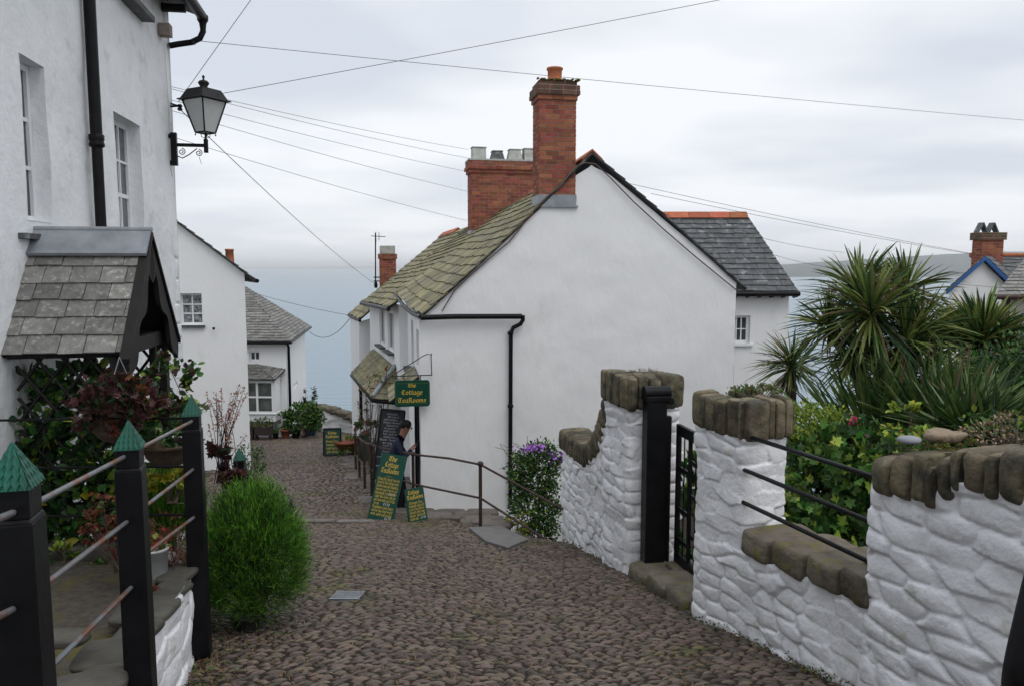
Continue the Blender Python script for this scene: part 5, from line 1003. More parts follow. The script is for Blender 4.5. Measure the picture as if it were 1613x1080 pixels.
for cx_, cz_, t0 in ((a1-rr, z1_-rr, 0), (a0+rr, z1_-rr, 90), (a0+rr, z0_+rr, 180), (a1-rr, z0_+rr, 270)):
    for k in range(6): t_ = R(t0+k*18); pts.append(FS.p(cx_+rr*math.cos(t_), 0, cz_+rr*math.sin(t_)))
q.prism(pts, np.array([*FS.n, 0])*.025); hb = q.build('board', signgreen, s3)
P_ = np.array(FS.p(a0, .025, z0_)); ex, ey, en = np.array([*FS.d, 0]), np.array([0, 0, 1.]), np.array([*FS.n, 0]); w, h = a1-a0, z1_-z0_; q = MB()
lettering(q, 'The', P_, ex, ey, en, .042, w*.5, h*.74, .26, .1, width=w*.22); lettering(q, 'Cottage', P_, ex, ey, en, .052, w*.5, h*.46, .21, .09, width=w*.60); lettering(q, 'TeaRooms', P_, ex, ey, en, .052, w*.5, h*.16, .21, .09, width=w*.80); q.build('lettering', gold, hb)
q = MB()
for k in range(4): 
    a = [P_+en*.002+ex*x+ey*y for x, y in ((.018, .05), (w-.018, .05), (w-.018, h-.05), (.018, h-.05))]; b = a[(k+1) % 4]; a = a[k]; d_ = (b-a)/np.linalg.norm(b-a); s_ = np.cross(en, d_)*.004; q.poly([a-s_, b-s_, b+s_, a+s_])
q.build('border', leaf_mid, hb)
q = MB(); q.tube([FS.p(-.48, .012, -1.80), FS.p(.19, .012, -1.79)], .009, 6); q.tube([FS.p(-.48, .012, -1.80), FS.p(.05, .012, -1.47), FS.p(.12, .012, -1.44), FS.p(.18, .0, -1.45), FS.p(.19, -.01, -1.79)], .008, 6); q.tube([FS.p(-.30, .012, -1.79), FS.p(-.15, .012, -1.70), FS.p(-.12, .012, -1.66)], .006, 5)
for s_ in (-.27, -.0): q.tube([FS.p(s_, .012, -1.80), FS.p(s_, .012, -1.87)], .008, 6); q.tube([FS.p(s_, .012, -1.81), FS.p(s_-.03, .012, -1.83), FS.p(s_-.02, .012, -1.85)], .005, 5)
q.tube([FS.p(.19, .0, -1.45), FS.p(.19, -.16, -1.45)], .008, 5); q.tube([FS.p(.19, .0, -1.79), FS.p(.19, -.16, -1.79)], .008, 5); q.build('bracket', black, s3)
s4 = thing('pavement_sign', 'free-standing green sign in a black frame out on the lane beyond the railing', 'sign', (-5.1, 21.3, gz(21.3)), 'green tea room boards')
BL, ex, ey, en, w, h, bo = board(s4, at(510, 717, 21.3), at(537, 716, 21.4), at(507, 675, 21.5), signgreen, .03)
q = MB(); c4 = [BL+en*.01, BL+ex*w+en*.01, BL+ex*w+ey*h+en*.01, BL+ey*h+en*.01]
for i in range(4): q.tube([c4[i], c4[(i+1) % 4]], .022, 6)
q.tube([BL-ex*.12+[0, -.1, -.03], BL+ex*(w+.1)+[0, .0, -.03]], .02, 6); q.tube([BL+ex*w-[0, .2, .03], BL+ex*w+[0, .3, -.03]], .02, 6); q.build('frame', black, s4)
q = MB(); lettering(q, 'Cottage', BL, ex, ey, en, .05, w/2, h*.80, .26, .14, width=w*.5); lettering(q, 'TeaRooms', BL, ex, ey, en, .05, w/2, h*.66, .26, .14, width=w*.75)
for k, tx_ in enumerate(('Cream Teas', 'Homemade cakes', 'Light lunches', 'Open daily')): lettering(q, tx_, BL, ex, ey, en, .045, w/2, h*(.49-.13*k), .2, .12, width=w*.72)
q.build('lettering', gold, bo)
s5 = thing('chalkboard', 'tall black chalkboard menu covered in white writing behind the leaning man', 'chalkboard', at(608, 770, 14.0))
BL, ex, ey, en, w, h, bo = board(s5, at(588, 752, 14.0), at(625, 756, 13.9), at(602, 644, 14.3), board_m, .03)
q = MB(); c4 = [BL+en*.0, BL+ex*w, BL+ex*w+ey*h, BL+ey*h]
for i in range(4): a, b = c4[i], c4[(i+1) % 4]; q.tube([a, b], .022, 4)
q.tube([BL+ey*.1, BL-[0, 0, .35]], .02, 4); q.tube([BL+ex*w+ey*.1, BL+ex*w-[0, 0, .3]], .02, 4); q.build('frame', blackmat, s5)
q = MB(); rs = random.Random(31); words = ['soup of the day', 'with crusty roll', 'jacket potatoes', 'cheese', 'beans', 'tuna mayonnaise', 'pasties', 'hot and cold', 'sandwiches', 'ham', 'egg', 'fresh crab', 'scones and jam', 'clotted cream', 'cakes', 'tea and coffee', 'ice cream', 'pot of tea']
for k in range(22): lettering(q, words[k % 18]+(' ' + words[(k*7) % 18] if k % 3 == 0 else ''), BL, ex, ey, en, .026, w*(.5+.06*math.sin(k*2)), h*(.93-.042*k), .10, .10, width=w*rs.uniform(.45, .82))
q.build('lettering', chalkm, bo)

# ================================================================== PEOPLE
skinm = mat('skin', (.26, .13, .09), (.22, .11, .075), 8, .55); navy = mat('navy_jacket', (.008, .012, .028), (.012, .018, .04), 8, .85); darkcloth = mat('black_trousers', (.006, .006, .008), None, rough=.9); coatm = mat('black_coat', (.005, .005, .006), (.009, .008, .009), 9, .92); hairm = mat('dark_hair', (.008, .007, .006), None, rough=.6)
def person(label, J, loc, top, hair=True):
    """J: joint name -> (position, radius); one skinned surface"""
    root = thing('person', label, 'person', loc)
    E_ = [('pelvis', 'waist'), ('waist', 'chest'), ('chest', 'neck'), ('neck', 'head'), ('head', 'crown')]
    for s in 'LR': E_ += [('chest', 'sh'+s), ('sh'+s, 'el'+s), ('el'+s, 'wr'+s), ('wr'+s, 'palm'+s), ('pelvis', 'hip'+s), ('hip'+s, 'kn'+s), ('kn'+s, 'an'+s), ('an'+s, 'toe'+s)]
    for s in 'LR':
        wv, pv = np.array(J['wr'+s][0]), np.array(J['palm'+s][0]); d = (pv-wv)/np.linalg.norm(pv-wv); sd2 = np.cross(d, [0, 0, 1.]); sd2 /= np.linalg.norm(sd2)+1e-9; up2 = np.cross(sd2, d)
        for i, o in enumerate((-.030, -.010, .010, .029)):
            a = pv+d*.03+sd2*o; L = (.062, .072, .068, .054)[i]; J[f'f{i}a'+s] = (a, .009); J[f'f{i}b'+s] = (a+d*L*.5-up2*.010, .0085); J[f'f{i}c'+s] = (a+d*L*.85-up2*.030, .007); E_ += [('palm'+s, f'f{i}a'+s), (f'f{i}a'+s, f'f{i}b'+s), (f'f{i}b'+s, f'f{i}c'+s)]
        J['t1'+s] = (pv-sd2*.045-d*.005, .010); J['t2'+s] = (pv-sd2*.055+d*.03-up2*.02, .008); E_ += [('palm'+s, 't1'+s), ('t1'+s, 't2'+s)]
    names = list(J); me = bpy.data.meshes.new('body'); off = np.array(OFF[root.name])
    me.from_pydata([tuple(np.array(J[n][0])-off) for n in names], [(names.index(a), names.index(b)) for a, b in E_], [])
    tmp = bpy.data.objects.new('body', me); COL.objects.link(tmp); sk = tmp.modifiers.new('s', 'SKIN'); sk.use_smooth_shade = True
    for i, n in enumerate(names):
        r = J[n][1]; me.skin_vertices[0].data[i].radius = (r if hasattr(r, '__len__') else (r, r)); me.skin_vertices[0].data[i].use_root = (n == 'pelvis')
    ss_ = tmp.modifiers.new('d', 'SUBSURF'); ss_.levels = 2; ss_.render_levels = 2
    dg = bpy.context.evaluated_depsgraph_get(); m2 = bpy.data.meshes.new_from_object(tmp.evaluated_get(dg)); bpy.data.objects.remove(tmp)
    o = bpy.data.objects.new('body', m2); COL.objects.link(o); o.parent = root; OFF[o.name] = tuple(off)
    m2.materials.clear()
    for m in (top, darkcloth, skinm, coatm): m2.materials.append(m)
    P = {n: np.array(J[n][0])-off for n in names}; hipz = P['pelvis'][2]
    for f in m2.polygons:
        c = np.array(f.center); f.use_smooth = True; dh = np.linalg.norm(c-P['head']); mi = 0
        if c[2] < hipz-.10: mi = 1
        for s in 'LR':
            if np.linalg.norm(c-P['palm'+s]) < .055 and np.linalg.norm(c-P['palm'+s]) < np.linalg.norm(c-P['wr'+s])+.02: mi = 2
            if c[2] < P['an'+s][2]+.03 and np.linalg.norm(c[:2]-P['an'+s][:2]) < .3: mi = 3
        if np.linalg.norm(c-P['crown']) < .16 or dh < .135: mi = 2
        f.material_index = mi
    if True:
        hd_ = P['head']; cr_ = P['crown']; upv = cr_-hd_; upv /= np.linalg.norm(upv); fw = np.array(J['_face']); fw = fw-upv*np.dot(fw, upv); fw /= np.linalg.norm(fw); sd2 = np.cross(upv, fw); c0 = hd_+off+upv*.035
        q = MB(); stone(q, c0+fw*.098-upv*.01, (.022, .03, .045), [list(sd2), list(fw), list(upv)], 1, 2.5, .02); q.build('nose', skinm, o)
        q = MB(); [stone(q, c0+sd2*s*.078-fw*.005, (.018, .035, .058), [list(sd2), list(fw), list(upv)], 1, 2.5, .02) for s in (-1, 1)]; q.build('ears', skinm, o)
        q = MB(); [stone(q, c0+sd2*s*.033+fw*.086+upv*.015, (.024, .012, .010), [list(sd2), list(fw), list(upv)], 1, 2.5, .02) for s in (-1, 1)]; stone(q, c0+fw*.088-upv*.052, (.05, .012, .009), [list(sd2), list(fw), list(upv)], 2, 2.5, .02); q.build('eyes_and_mouth', hairm, o)
        q = MB(); stone(q, c0-fw*.018+upv*.042, (.175, .205, .165), [list(sd2), list(fw), list(upv)], 3, 2.3, .05); q.build('hair', hairm, root)
    return root
Yp = 13.0; px = lambda u, v, dy=0: at(u, v, Yp+dy)
J = {'_face': None}
J = dict(pelvis=(px(627, 744), (.145, .125)), waist=(px(621, 728), (.17, .14)), chest=(px(622, 705), (.20, .16)), neck=(px(634, 685), .055), head=(px(639, 675), .085), crown=(px(641, 664), .09),
 shL=(px(626, 697, .19), .062), elL=(px(640, 716, .2), .048), wrL=(px(651, 704, .12), .03), palmL=(px(655, 700, .1), (.036, .018)), shR=(px(624, 697, -.19), .062), elR=(px(636, 722, -.2), .048), wrR=(px(647, 709, -.12), .03), palmR=(px(651, 705, -.09), (.036, .018)),
 hipL=(px(630, 752, .1), .085), knL=(px(637, 776, .12), .058), anL=(px(634, 798, .13), .04), toeL=(px(646, 803, .13), .035), hipR=(px(627, 752, -.1), .085), knR=(px(631, 777, -.1), .058), anR=(px(628, 799, -.1), .04), toeR=(px(640, 804, -.1), .035))
_p = dict(J); 
class _J(dict): pass
def mk(J, face): J = dict(J); J['_face'] = face; return J
def person_(label, J, loc, top, face):
    J = dict(J); f = face
    class K(dict):
        def __getitem__(s, k): return f if k == '_face' else dict.__getitem__(s, k)
    return person(label, K(J), loc, top)
person_('man in dark navy jacket and black trousers leaning towards the tea room doorway', J, at(634, 803, Yp), navy, (1, .15, -.25))
bx, by = 1.395, 1.60; g0 = gz(by)
o3 = lambda x, y, z: np.array([bx+x, by+y, g0+z])
J = dict(pelvis=(o3(0, 0, .95), (.17, .13)), waist=(o3(0, 0, 1.12), (.16, .125)), chest=(o3(0, 0, 1.33), (.17, .13)), neck=(o3(0, 0, 1.50), .06), head=(o3(0, .02, 1.60), .085), crown=(o3(0, .02, 1.70), .09),
 shL=(o3(-.18, 0, 1.40), .075), elL=(o3(-.27, -.03, 1.06), .065), wrL=(o3(-.20, .12, .93), .042), palmL=(o3(-.15, .17, .89), (.036, .018)), shR=(o3(.18, 0, 1.40), .075), elR=(o3(.27, -.03, 1.12), .062), wrR=(o3(.25, .1, .90), .035), palmR=(o3(.24, .15, .85), (.036, .018)),
 hipL=(o3(-.1, 0, .88), .11), knL=(o3(-.11, .03, .48), .068), anL=(o3(-.11, 0, .08), .045), toeL=(o3(-.12, .15, .03), .038), hipR=(o3(.1, 0, .88), .11), knR=(o3(.11, .03, .48), .068), anR=(o3(.11, 0, .08), .045), toeR=(o3(.12, .15, .03), .038))
person_('passer-by in a black coat, only an elbow showing in the lower right corner', J, (bx, by, g0), coatm, (0, 1, 0))
# ================================================================== PLANTS
A3 = lambda u, v, Y: [float(c) for c in at(u, v, Y)]
def el(u, v, Y, a, b, c): return A3(u, v, Y)+[a, b, c]
def rounddirs(n, rng, zmin=-.3):
    d = rnd_dirs(n*3, rng); d = d[d[:, 2] > zmin]; return d[:n]
# feathery green mound in a pot beside the fence
rng = np.random.default_rng(50); mc = np.array([-1.97, 5.60, -2.17]); root = thing('feathery_shrub', 'big rounded bright green feathery shrub in a pot at the lane edge beside the fence', 'shrub', (mc[0], mc[1], gz(5.6)))
nc = 900; d = rnd_dirs(nc, rng); d[:, 2] = np.where(d[:, 2] < -.8, -d[:, 2], d[:, 2]); wob = 1+.16*(vnoise(d[:, 0]*2.2+5, d[:, 1]*2.2+d[:, 2]*2+3, 4)-.5)*2*.6+.045*rng.normal(size=nc)
ax = np.array([.365, .34, .47]); wid = np.where(d[:, 2] < .3, 1.04, .95); cc = mc+d*ax*(np.array([1, 1, 1])*(wob*(.80+.2*rng.random(nc)**.5))[:, None])*np.stack([wid, wid, np.ones(nc)], -1)
k_i = rng.integers(0, nc, 34000); n = len(k_i); P_ = cc[k_i]+rng.normal(size=(n, 3))*[.035, .035, .045]; dd_ = d*.55+np.array([.03, 0, .65])+rng.normal(size=(nc, 3))*.22; D_2 = dd_[k_i]+rng.normal(size=(n, 3))*.20
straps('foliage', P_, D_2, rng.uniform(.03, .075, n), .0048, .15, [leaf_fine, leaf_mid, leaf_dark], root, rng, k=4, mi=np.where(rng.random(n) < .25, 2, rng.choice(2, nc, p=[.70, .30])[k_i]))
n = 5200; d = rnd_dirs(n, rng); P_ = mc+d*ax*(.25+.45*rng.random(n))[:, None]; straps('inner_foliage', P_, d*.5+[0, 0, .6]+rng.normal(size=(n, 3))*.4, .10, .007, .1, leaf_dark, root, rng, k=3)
mb = MB()
for k in range(40): t = np.clip(rng.normal(size=3)*[.10, .10, 0], -.14, .14); mb.tube([(mc[0]+t[0]*.4, mc[1]+t[1]*.4, gz(5.6)+.15), tuple(mc+t*1.2-[0, 0, .25]), tuple(mc+t*2.2+[0, 0, .1])], [.008, .006, .003], 4, 0, False)
mb.build('stem', bark, root)
mb = MB(); b_ = A3(392, 993, 5.55); mb.lathe((b_[0], b_[1], gz(5.55)+.01), [(.10, 0), (.11, .02), (.125, .10), (.14, .105), (.14, .13), (.12, .13), (.115, .11), (.001, .10)], 20); mb.build('pot', mat('dark_glazed_pot', (.035, .035, .035), (.07, .065, .06), 9, .5), root)
# the same feathery plant growing inside the fence
rng = np.random.default_rng(51); root = thing('feathery_shrub', 'bright green feathery shrub growing behind the third fence post under the wicker basket', 'shrub', A3(270, 860, 5.6)); n = 4200; c = np.array(A3(268, 800, 5.6)); d = rnd_dirs(n, rng); P_ = c+d*[.26, .2, .3]*(.4+.6*rng.random(n))[:, None]
straps('foliage', P_, d*.5+[0, 0, 1]+rng.normal(size=(n, 3))*.2, rng.uniform(.08, .18, n), .005, .1, [leaf_fine, leaf_dark], root, rng, k=4, mi=rng.choice(2, n, p=[.7, .3]))
# climber over the porch front
sh = shrub('porch_climber', 'broad-leaved green climber covering the porch front behind the thin rails', 'climber', (-3.5, 5.5, -2.7), [el(60, 690, 5.5, .48, .16, .42), el(140, 760, 5.5, .42, .16, .42), el(30, 800, 5.5, .35, .16, .42), el(110, 830, 5.4, .5, .15, .25), el(190, 700, 5.7, .3, .15, .4), el(200, 800, 5.6, .3, .2, .35), el(60, 620, 5.6, .3, .12, .16), el(120, 600, 5.5, .3, .12, .12), el(20, 740, 5.4, .3, .12, .3)], 4200, .085, [leaf_mid, leaf_dark, leaf_lime, leaf_yel], 60, 'oval', 1.05, stems=26, mix=[.38, .53, .07, .02], shell=.1, clump=.16)
def basket(name, label, cat, u, v, Y, rad, ells, n, size, mats, seed, tpl, mix=None, hang=None, bowl=wick, **kw):
    c = np.array(A3(u, v, Y)); r_ = shrub(name, label, cat, tuple(c), ells, n, size, mats, seed, tpl, mix=mix, stems=0, **kw)
    q = MB(); q.lathe(tuple(c), [(.02, -rad*.95), (rad*.55, -rad*.8), (rad*.88, -rad*.4), (rad, 0), (rad*1.04, .0), (rad*1.04, .025), (rad*.95, .02), (rad*.8, -.03), (.001, -.03)], 20); q.build('basket', bowl, r_)
    if hang is not None:
        q = MB(); 
        for k in range(3): t = k*2.094+.4; q.tube([c+[rad*math.cos(t), rad*math.sin(t), 0], hang], .0035, 4)
        q.build('chain', mat('chain_metal', (.25, .26, .27), None, rough=.4, metal=.6) if 'chain_metal' not in MATS else MATS['chain_metal'], r_)
    return r_
h0 = np.array(A3(188, 562, 4.9)); basket('hanging_basket', 'hanging basket of burgundy lobed leaves in front of the porch, above the second fence post', 'hanging basket', 184, 658, 4.9, .17, [el(185, 622, 4.85, .19, .2, .14), el(155, 642, 4.8, .13, .16, .12), el(222, 632, 4.85, .12, .16, .09), el(195, 592, 4.9, .09, .10, .07), el(182, 655, 4.75, .17, .15, .07)], 950, .055, [leaf_red, leaf_dark, leaf_rust], 61, 'lobed', [.74, .20, .06], h0, aspect=1.15, clump=.2, shell=.5, group='hanging baskets')
h1 = np.array(A3(253, 548, 6.05)); basket('hanging_basket', 'mixed hanging basket of dark and lime leaves against the white corner, right of the porch', 'hanging basket', 262, 640, 6.05, .15, [el(265, 610, 6.0, .20, .18, .24), el(285, 605, 6.0, .10, .1, .17), el(255, 585, 6.0, .10, .1, .13), el(275, 650, 6.0, .18, .15, .12)], 520, .058, [leaf_dark, leaf_red, leaf_lime, leaf_mid], 62, 'oval', [.34, .30, .16, .20], h1, clump=.16, group='hanging baskets')
root = shrub('trailing_plant', 'loose trailing stems hanging below the mixed basket, behind the third fence post', 'plant', A3(275, 660, 5.95), [el(270, 680, 5.95, .20, .12, .16), el(290, 655, 5.95, .13, .1, .12)], 130, .05, [leaf_mid, leaf_grey], 63, mix=[.6, .4], stems=14, stemr=.003)
basket('wicker_basket', 'round wicker basket planted with ivy between the second and third fence posts', 'basket', 264, 702, 5.3, .165, [el(262, 690, 5.3, .20, .17, .10), el(240, 692, 5.3, .10, .1, .09), el(285, 685, 5.3, .1, .1, .09)], 420, .055, [leaf_mid, leaf_dark, leaf_grey], 64, 'lobed', [.4, .5, .1], None)
shrub('yellow_leaved_plant', 'small yellow leaved plant directly under the wicker basket', 'plant', A3(272, 790, 5.35), [el(270, 748, 5.35, .12, .1, .055), el(285, 740, 5.35, .07, .07, .04), el(240, 770, 5.35, .05, .05, .08)], 150, .055, [leaf_yel, leaf_lime], 65, 'lobed', mix=[.7, .3], stems=6)
shrub('rusty_red_maple', 'little rusty red fine-leaved shrub behind the lower rods, left of the second post', 'shrub', A3(190, 900, 4.7), [el(165, 805, 4.7, .14, .14, .12), el(185, 835, 4.7, .16, .14, .12), el(150, 830, 4.75, .1, .1, .1)], 650, .028, [leaf_rust, leaf_red, leaf_mid], 66, 'lobed', mix=[.68, .22, .10], stems=16, stemr=.003)
shrub('dry_red_plant', 'dry reddish brown plant spilling over the retaining wall beside the white pot', 'plant', A3(275, 895, 4.9), [el(275, 860, 4.9, .17, .15, .12), el(250, 835, 5.0, .15, .15, .10), el(290, 885, 4.85, .10, .1, .05)], 1500, .032, [leaf_rust, leaf_red, leaf_dead], 67, 'blade', .18, mix=[.5, .22, .28], stems=14, stemr=.003)
shrub('trailing_red_sprig', 'trailing sprig of tiny red leaves over the top of the white retaining wall', 'plant', A3(232, 945, 4.4), [el(255, 955, 4.3, .10, .1, .05), el(230, 935, 4.4, .08, .08, .05), el(275, 950, 4.35, .05, .04, .05)], 130, .022, [leaf_red, leaf_rust], 68, 'lobed', mix=[.6, .4], stems=8, stemr=.002)
c = A3(247, 925, 4.72); r_ = thing('white_plant_pot', 'tall white tapered plant pot standing on the patio beside the second fence post', 'pot', c); q = MB(); q.lathe(tuple(c), [(.062, 0), (.065, .005), (.078, .25), (.085, .25), (.085, .265), (.07, .265), (.068, .23), (.001, .22)], 20); q.build('pot', mat('stained_white_pot', (.50, .50, .50), (.38, .38, .38), 8, .6, c3=(.22, .16, .12), s3=6, t3=.6), r_)
rng = np.random.default_rng(5); leaves('foliage', np.array(c)+[0, 0, .3]+rng.normal(size=(60, 3))*[.05, .05, .04], rng.normal(size=(60, 3))*.6+[0, 0, .8], .04, [leaf_lime, leaf_rust], r_, rng, 'lobed', 1, rng.choice(2, 60))
for k, (u, v, Y) in enumerate(((100, 877, 5.2), (62, 880, 5.1), (150, 880, 5.25))): shrub('low_plant', ('small yellow-green seedling on the patio edge stones behind the first fence post', 'low dark leafy plant at the far left of the patio edge', 'low leafy plant at the patio edge under the rusty shrub')[k], 'plant', A3(u, v+8, Y), [el(u, v-8, Y, .08+.05*k, .08, .05)], 70, .04, [leaf_lime if k == 0 else leaf_mid], 70+k, stems=3, stemr=.003)
# tall dry flower stalks with burgundy leaves
rng = np.random.default_rng(71); b0 = np.array(A3(352, 760, 6.6)); root = thing('flower_stalks', 'cluster of tall thin dry flower spikes rising over burgundy leaves right of the third post', 'plant', b0)
q = MB(); CP = []
for k in range(26):
    u = rng.uniform(325, 390); v = 605+rng.random()**1.5*90; top = np.array(A3(u, v, 6.6+rng.uniform(-.1, .1))); bs = b0+rng.normal(size=3)*[.05, .05, 0]; mid = (bs+top)/2+[(top[0]-bs[0])*-.12, 0, .02]
    q.tube([bs, mid, top], [.004, .003, .0015], 4, 0, False)
    for j in range(22): t = rng.random()**.6; pp = mid+(top-mid)*(.15+.85*t); CP.append(pp+rng.normal(size=3)*.010)
q.build('stalk', leaf_red, root); CP = np.array(CP); leaves('seed_heads', CP, rng.normal(size=CP.shape)+[0, 0, .5], .020, mat('buff_seed_heads', (.42, .22, .15), (.30, .12, .10), 9, .8, island=.3), root, rng, 'oval', 1.1)
P_, O, _c = blobs(rng, [el(340, 725, 6.5, .10, .1, .10), el(360, 745, 6.4, .14, .12, .09), el(375, 755, 6.4, .12, .1, .07)], 220, .4, .2); leaves('foliage', P_, O, .065, [leaf_red, leaf_dark], root, rng, 'lobed', 1, rng.choice(2, 220, p=[.85, .15]))
shrub('clipped_shrub', 'small round green shrub half hidden behind the last green-capped post', 'shrub', (-5.55, 16, gz(16)), [[-5.55, 16, gz(16)+.45, .30, .3, .42]], 900, .05, [leaf_mid, leaf_dark], 72, mix=[.6, .4])
# down the lane
shrub('potted_bay_shrub', 'rounded green shrub in a pot at the corner of the bay window cottage', 'shrub', A3(478, 690, 27.0), [el(479, 652, 27, .62, .6, .42), el(468, 665, 26.9, .4, .4, .32), el(492, 662, 27, .4, .4, .32)], 2600, .10, [leaf_mid, leaf_dark, leaf_lime], 73, mix=[.6, .32, .08])
for k, (u, v, Y, rr, m, lb) in enumerate(((450, 683, 26.7, .17, plantpot, 'terracotta pot below the downpipe of the bay window cottage'), (434, 682, 26.6, .11, blackmat, 'small dark pot at the end of the long planter'), (466, 684, 26.8, .17, blackmat, 'black pot under the rounded green shrub'), (486, 680, 27.6, .16, mat('blue_pot', (.06, .07, .16), None, rough=.4), 'dark blue pot right of the rounded green shrub'), (493, 679, 27.8, .13, mat('teal_pot', (.03, .14, .11), None, rough=.4), 'teal green pot by the stub wall'))):
    c = A3(u, v, Y); c[2] = gz(Y)+.01; r_ = thing('plant_pot', lb, 'pot', c, 'pots by the bay window cottage'); q = MB(); q.lathe(tuple(c), [(rr*.7, 0), (rr, rr*1.6), (rr*1.1, rr*1.6), (rr*1.1, rr*1.9), (rr*.9, rr*1.9), (.001, rr*1.6)], 14); q.build('pot', m, r_)
    rng = np.random.default_rng(80+k); leaves('foliage', np.array(c)+[0, 0, rr*2.2]+rng.normal(size=(50, 3))*[rr*.6, rr*.6, .08], rng.normal(size=(50, 3))+[0, 0, 1], .09, leaf_mid, r_, rng)
for k, (u0, u1) in enumerate(((372, 402), (403, 430))):
    c = A3(u0, 686, 26.2); c1 = A3(u1, 686, 26.2); ff = Fr(c[0], c[1], 1, 0); Lw = c1[0]-c[0]; zb_ = gz(26.2)+.18; r_ = thing('planter_trough', ('dark planter trough under the bay window, the left one of two', 'dark planter trough under the bay window, the right one of two')[k], 'planter', (c[0]+Lw/2, c[1], gz(26.2)), 'troughs under the bay window')
    q = MB(); q.box(ff, 0, Lw-.03, -.15, .15, zb_, zb_+.30); q.box(ff, 0, .06, -.1, .1, gz(26.2)-.05, zb_); q.box(ff, Lw-.12, Lw-.06, -.1, .1, gz(26.2)-.05, zb_); q.build('trough', mat('dark_trough_%s' % 'ab'[k], (.03, .022, .02), (.05, .035, .03), 7, .7), r_, bevel=.01); rng = np.random.default_rng(90+k)
    C_2 = np.stack([c[0]+rng.random(240)*Lw, c[1]+rng.normal(size=240)*.1, zb_+.30+rng.random(240)**1.5*.30*(1 if k else .6)], -1); leaves('foliage', C_2, rng.normal(size=(240, 3))+[0, 0, .8], .07, [leaf_mid, leaf_rust, leaf_grey], r_, rng, mi=rng.choice(3, 240, p=[.6, .2, .2]))
shrub('dark_leaved_shrub', 'dark spiky shrub growing behind the far corner of the bay window cottage', 'shrub', A3(486, 660, 31.5), [el(489, 622, 31.5, .22, .2, .6), el(484, 640, 31.5, .25, .2, .4)], 500, .15, [leaf_red, leaf_dark], 75, 'blade', .22, mix=[.5, .5])
# low wall at the turn of the lane
EW = thing('lane_end_wall', 'low whitewashed stub wall with rough stone top at the turn of the lane, sea behind', 'wall', A3(535, 680, 29.6))
wA, wB_, wC = at(507, 675, 29.4), at(540, 675, 29.0), at(566, 675, 28.2)
rubble('wall_face', [(wA[0]-.05, 29.9), (wA[0], 29.35), (wB_[0], 29.1), (wC[0]+.2, 28.3), (wC[0]+.5, 28.9)], lambda x, y: -7.2, lambda x, y: float(np.interp(x, [wA[0], wB_[0], wC[0]], [-5.52, -5.60, -5.92])), EW, 33, .05, .5, .16, .05, closed=False, corner=.1)
q = MB(); rs = random.Random(8)
for k in range(26):
    t = k/25; u = 484+t*84; p = at(u, float(np.interp(u, [484, 500, 520, 545, 568], [638, 640, 642, 650, 662])), 29.9-1.3*t); stone(q, (p[0], p[1]+.1, p[2]-.06), (.36, .5, rs.uniform(.16, .30)), frame_of((1, -.3)), k, 4, .12)
q.build('coping', ledge, EW); q = MB(); q.box(Fr(wA[0]-2.4, 30.1, 1, -.05), 0, 2.4, -.1, .3, -7, -5.55); q.build('return_wall', coping, EW)
# pots and churn behind the railing
c = [-3.95, 20.3, gz(20.3)]; r_ = thing('milk_churn', 'green milk churn used as a planter on the forecourt by the railing', 'milk churn', c); q = MB(); q.lathe(tuple(c), [(.17, 0), (.19, .03), (.19, .42), (.17, .50), (.12, .58), (.11, .66), (.16, .70), (.17, .74), (.13, .78), (.001, .76)], 20); q.build('churn', mat('dark_green_enamel', (.015, .06, .04), (.03, .07, .045), 6, .4), r_); q = MB(); [q.tube([np.array(c)+[s*.12, 0, .62], np.array(c)+[s*.22, 0, .60], np.array(c)+[s*.2, 0, .48]], .014, 6) for s in (-1, 1)]; q.build('handle', black, r_)
shrub('geranium', 'pink flowered plant growing out of the green milk churn', 'plant', (c[0], c[1], c[2]+.76), [[c[0]+.05, c[1], c[2]+.95, .28, .25, .2]], 260, .09, [leaf_mid, pink], 77, mix=[.88, .12], stems=6)
shrub('flower_tub', 'low tub of green and yellow flowers beside the free-standing green sign', 'plant', (-4.75, 21.6, gz(21.6)), [[-4.72, 21.6, gz(21.6)+.38, .36, .3, .2], [-4.75, 21.5, gz(21.6)+.15, .34, .3, .2]], 700, .08, [leaf_lime, leaf_mid, leaf_yel], 78, mix=[.4, .52, .08], stems=4)
q = MB(); q.lathe((-4.72, 21.6, gz(21.6)+.16), [(.22, 0), (.34, .22), (.37, .22), (.37, .26), (.3, .26)], 16); o_ = q.build('terracotta_bowl', plantpot, None, label='shallow terracotta bowl holding the yellow flowers by the free-standing sign', cat='pot')
c = [-4.45, 23.0, gz(23)]; shrub('fuchsia', 'loose twiggy climber with tiny pinkish leaves against the downhill cottages, below the slate canopy', 'climber', (-3.35, 17.9, gz(18)), [el(600, 605, 17.4, .30, .2, .35), el(585, 630, 17.6, .35, .25, .45), el(600, 660, 17.4, .25, .2, .35), el(610, 590, 17.2, .2, .15, .2), el(575, 650, 18.4, .2, .2, .3)], 620, .045, [leaf_rust, leaf_grey, leaf_mid, pink], 79, mix=[.28, .36, .30, .06], stems=40, stemr=.006, shell=.3)
q = MB(); q.hexa([A3(567, 690, 21.0), A3(577, 692, 21.0), A3(577, 692, 21.2), A3(567, 690, 21.2), A3(569, 668, 21.05), A3(579, 671, 21.05), A3(579, 671, 21.2), A3(569, 668, 21.2)]); q.build('paper_notice', wpaint, None, label='small white notice card on the forecourt behind the milk churn', cat='notice')
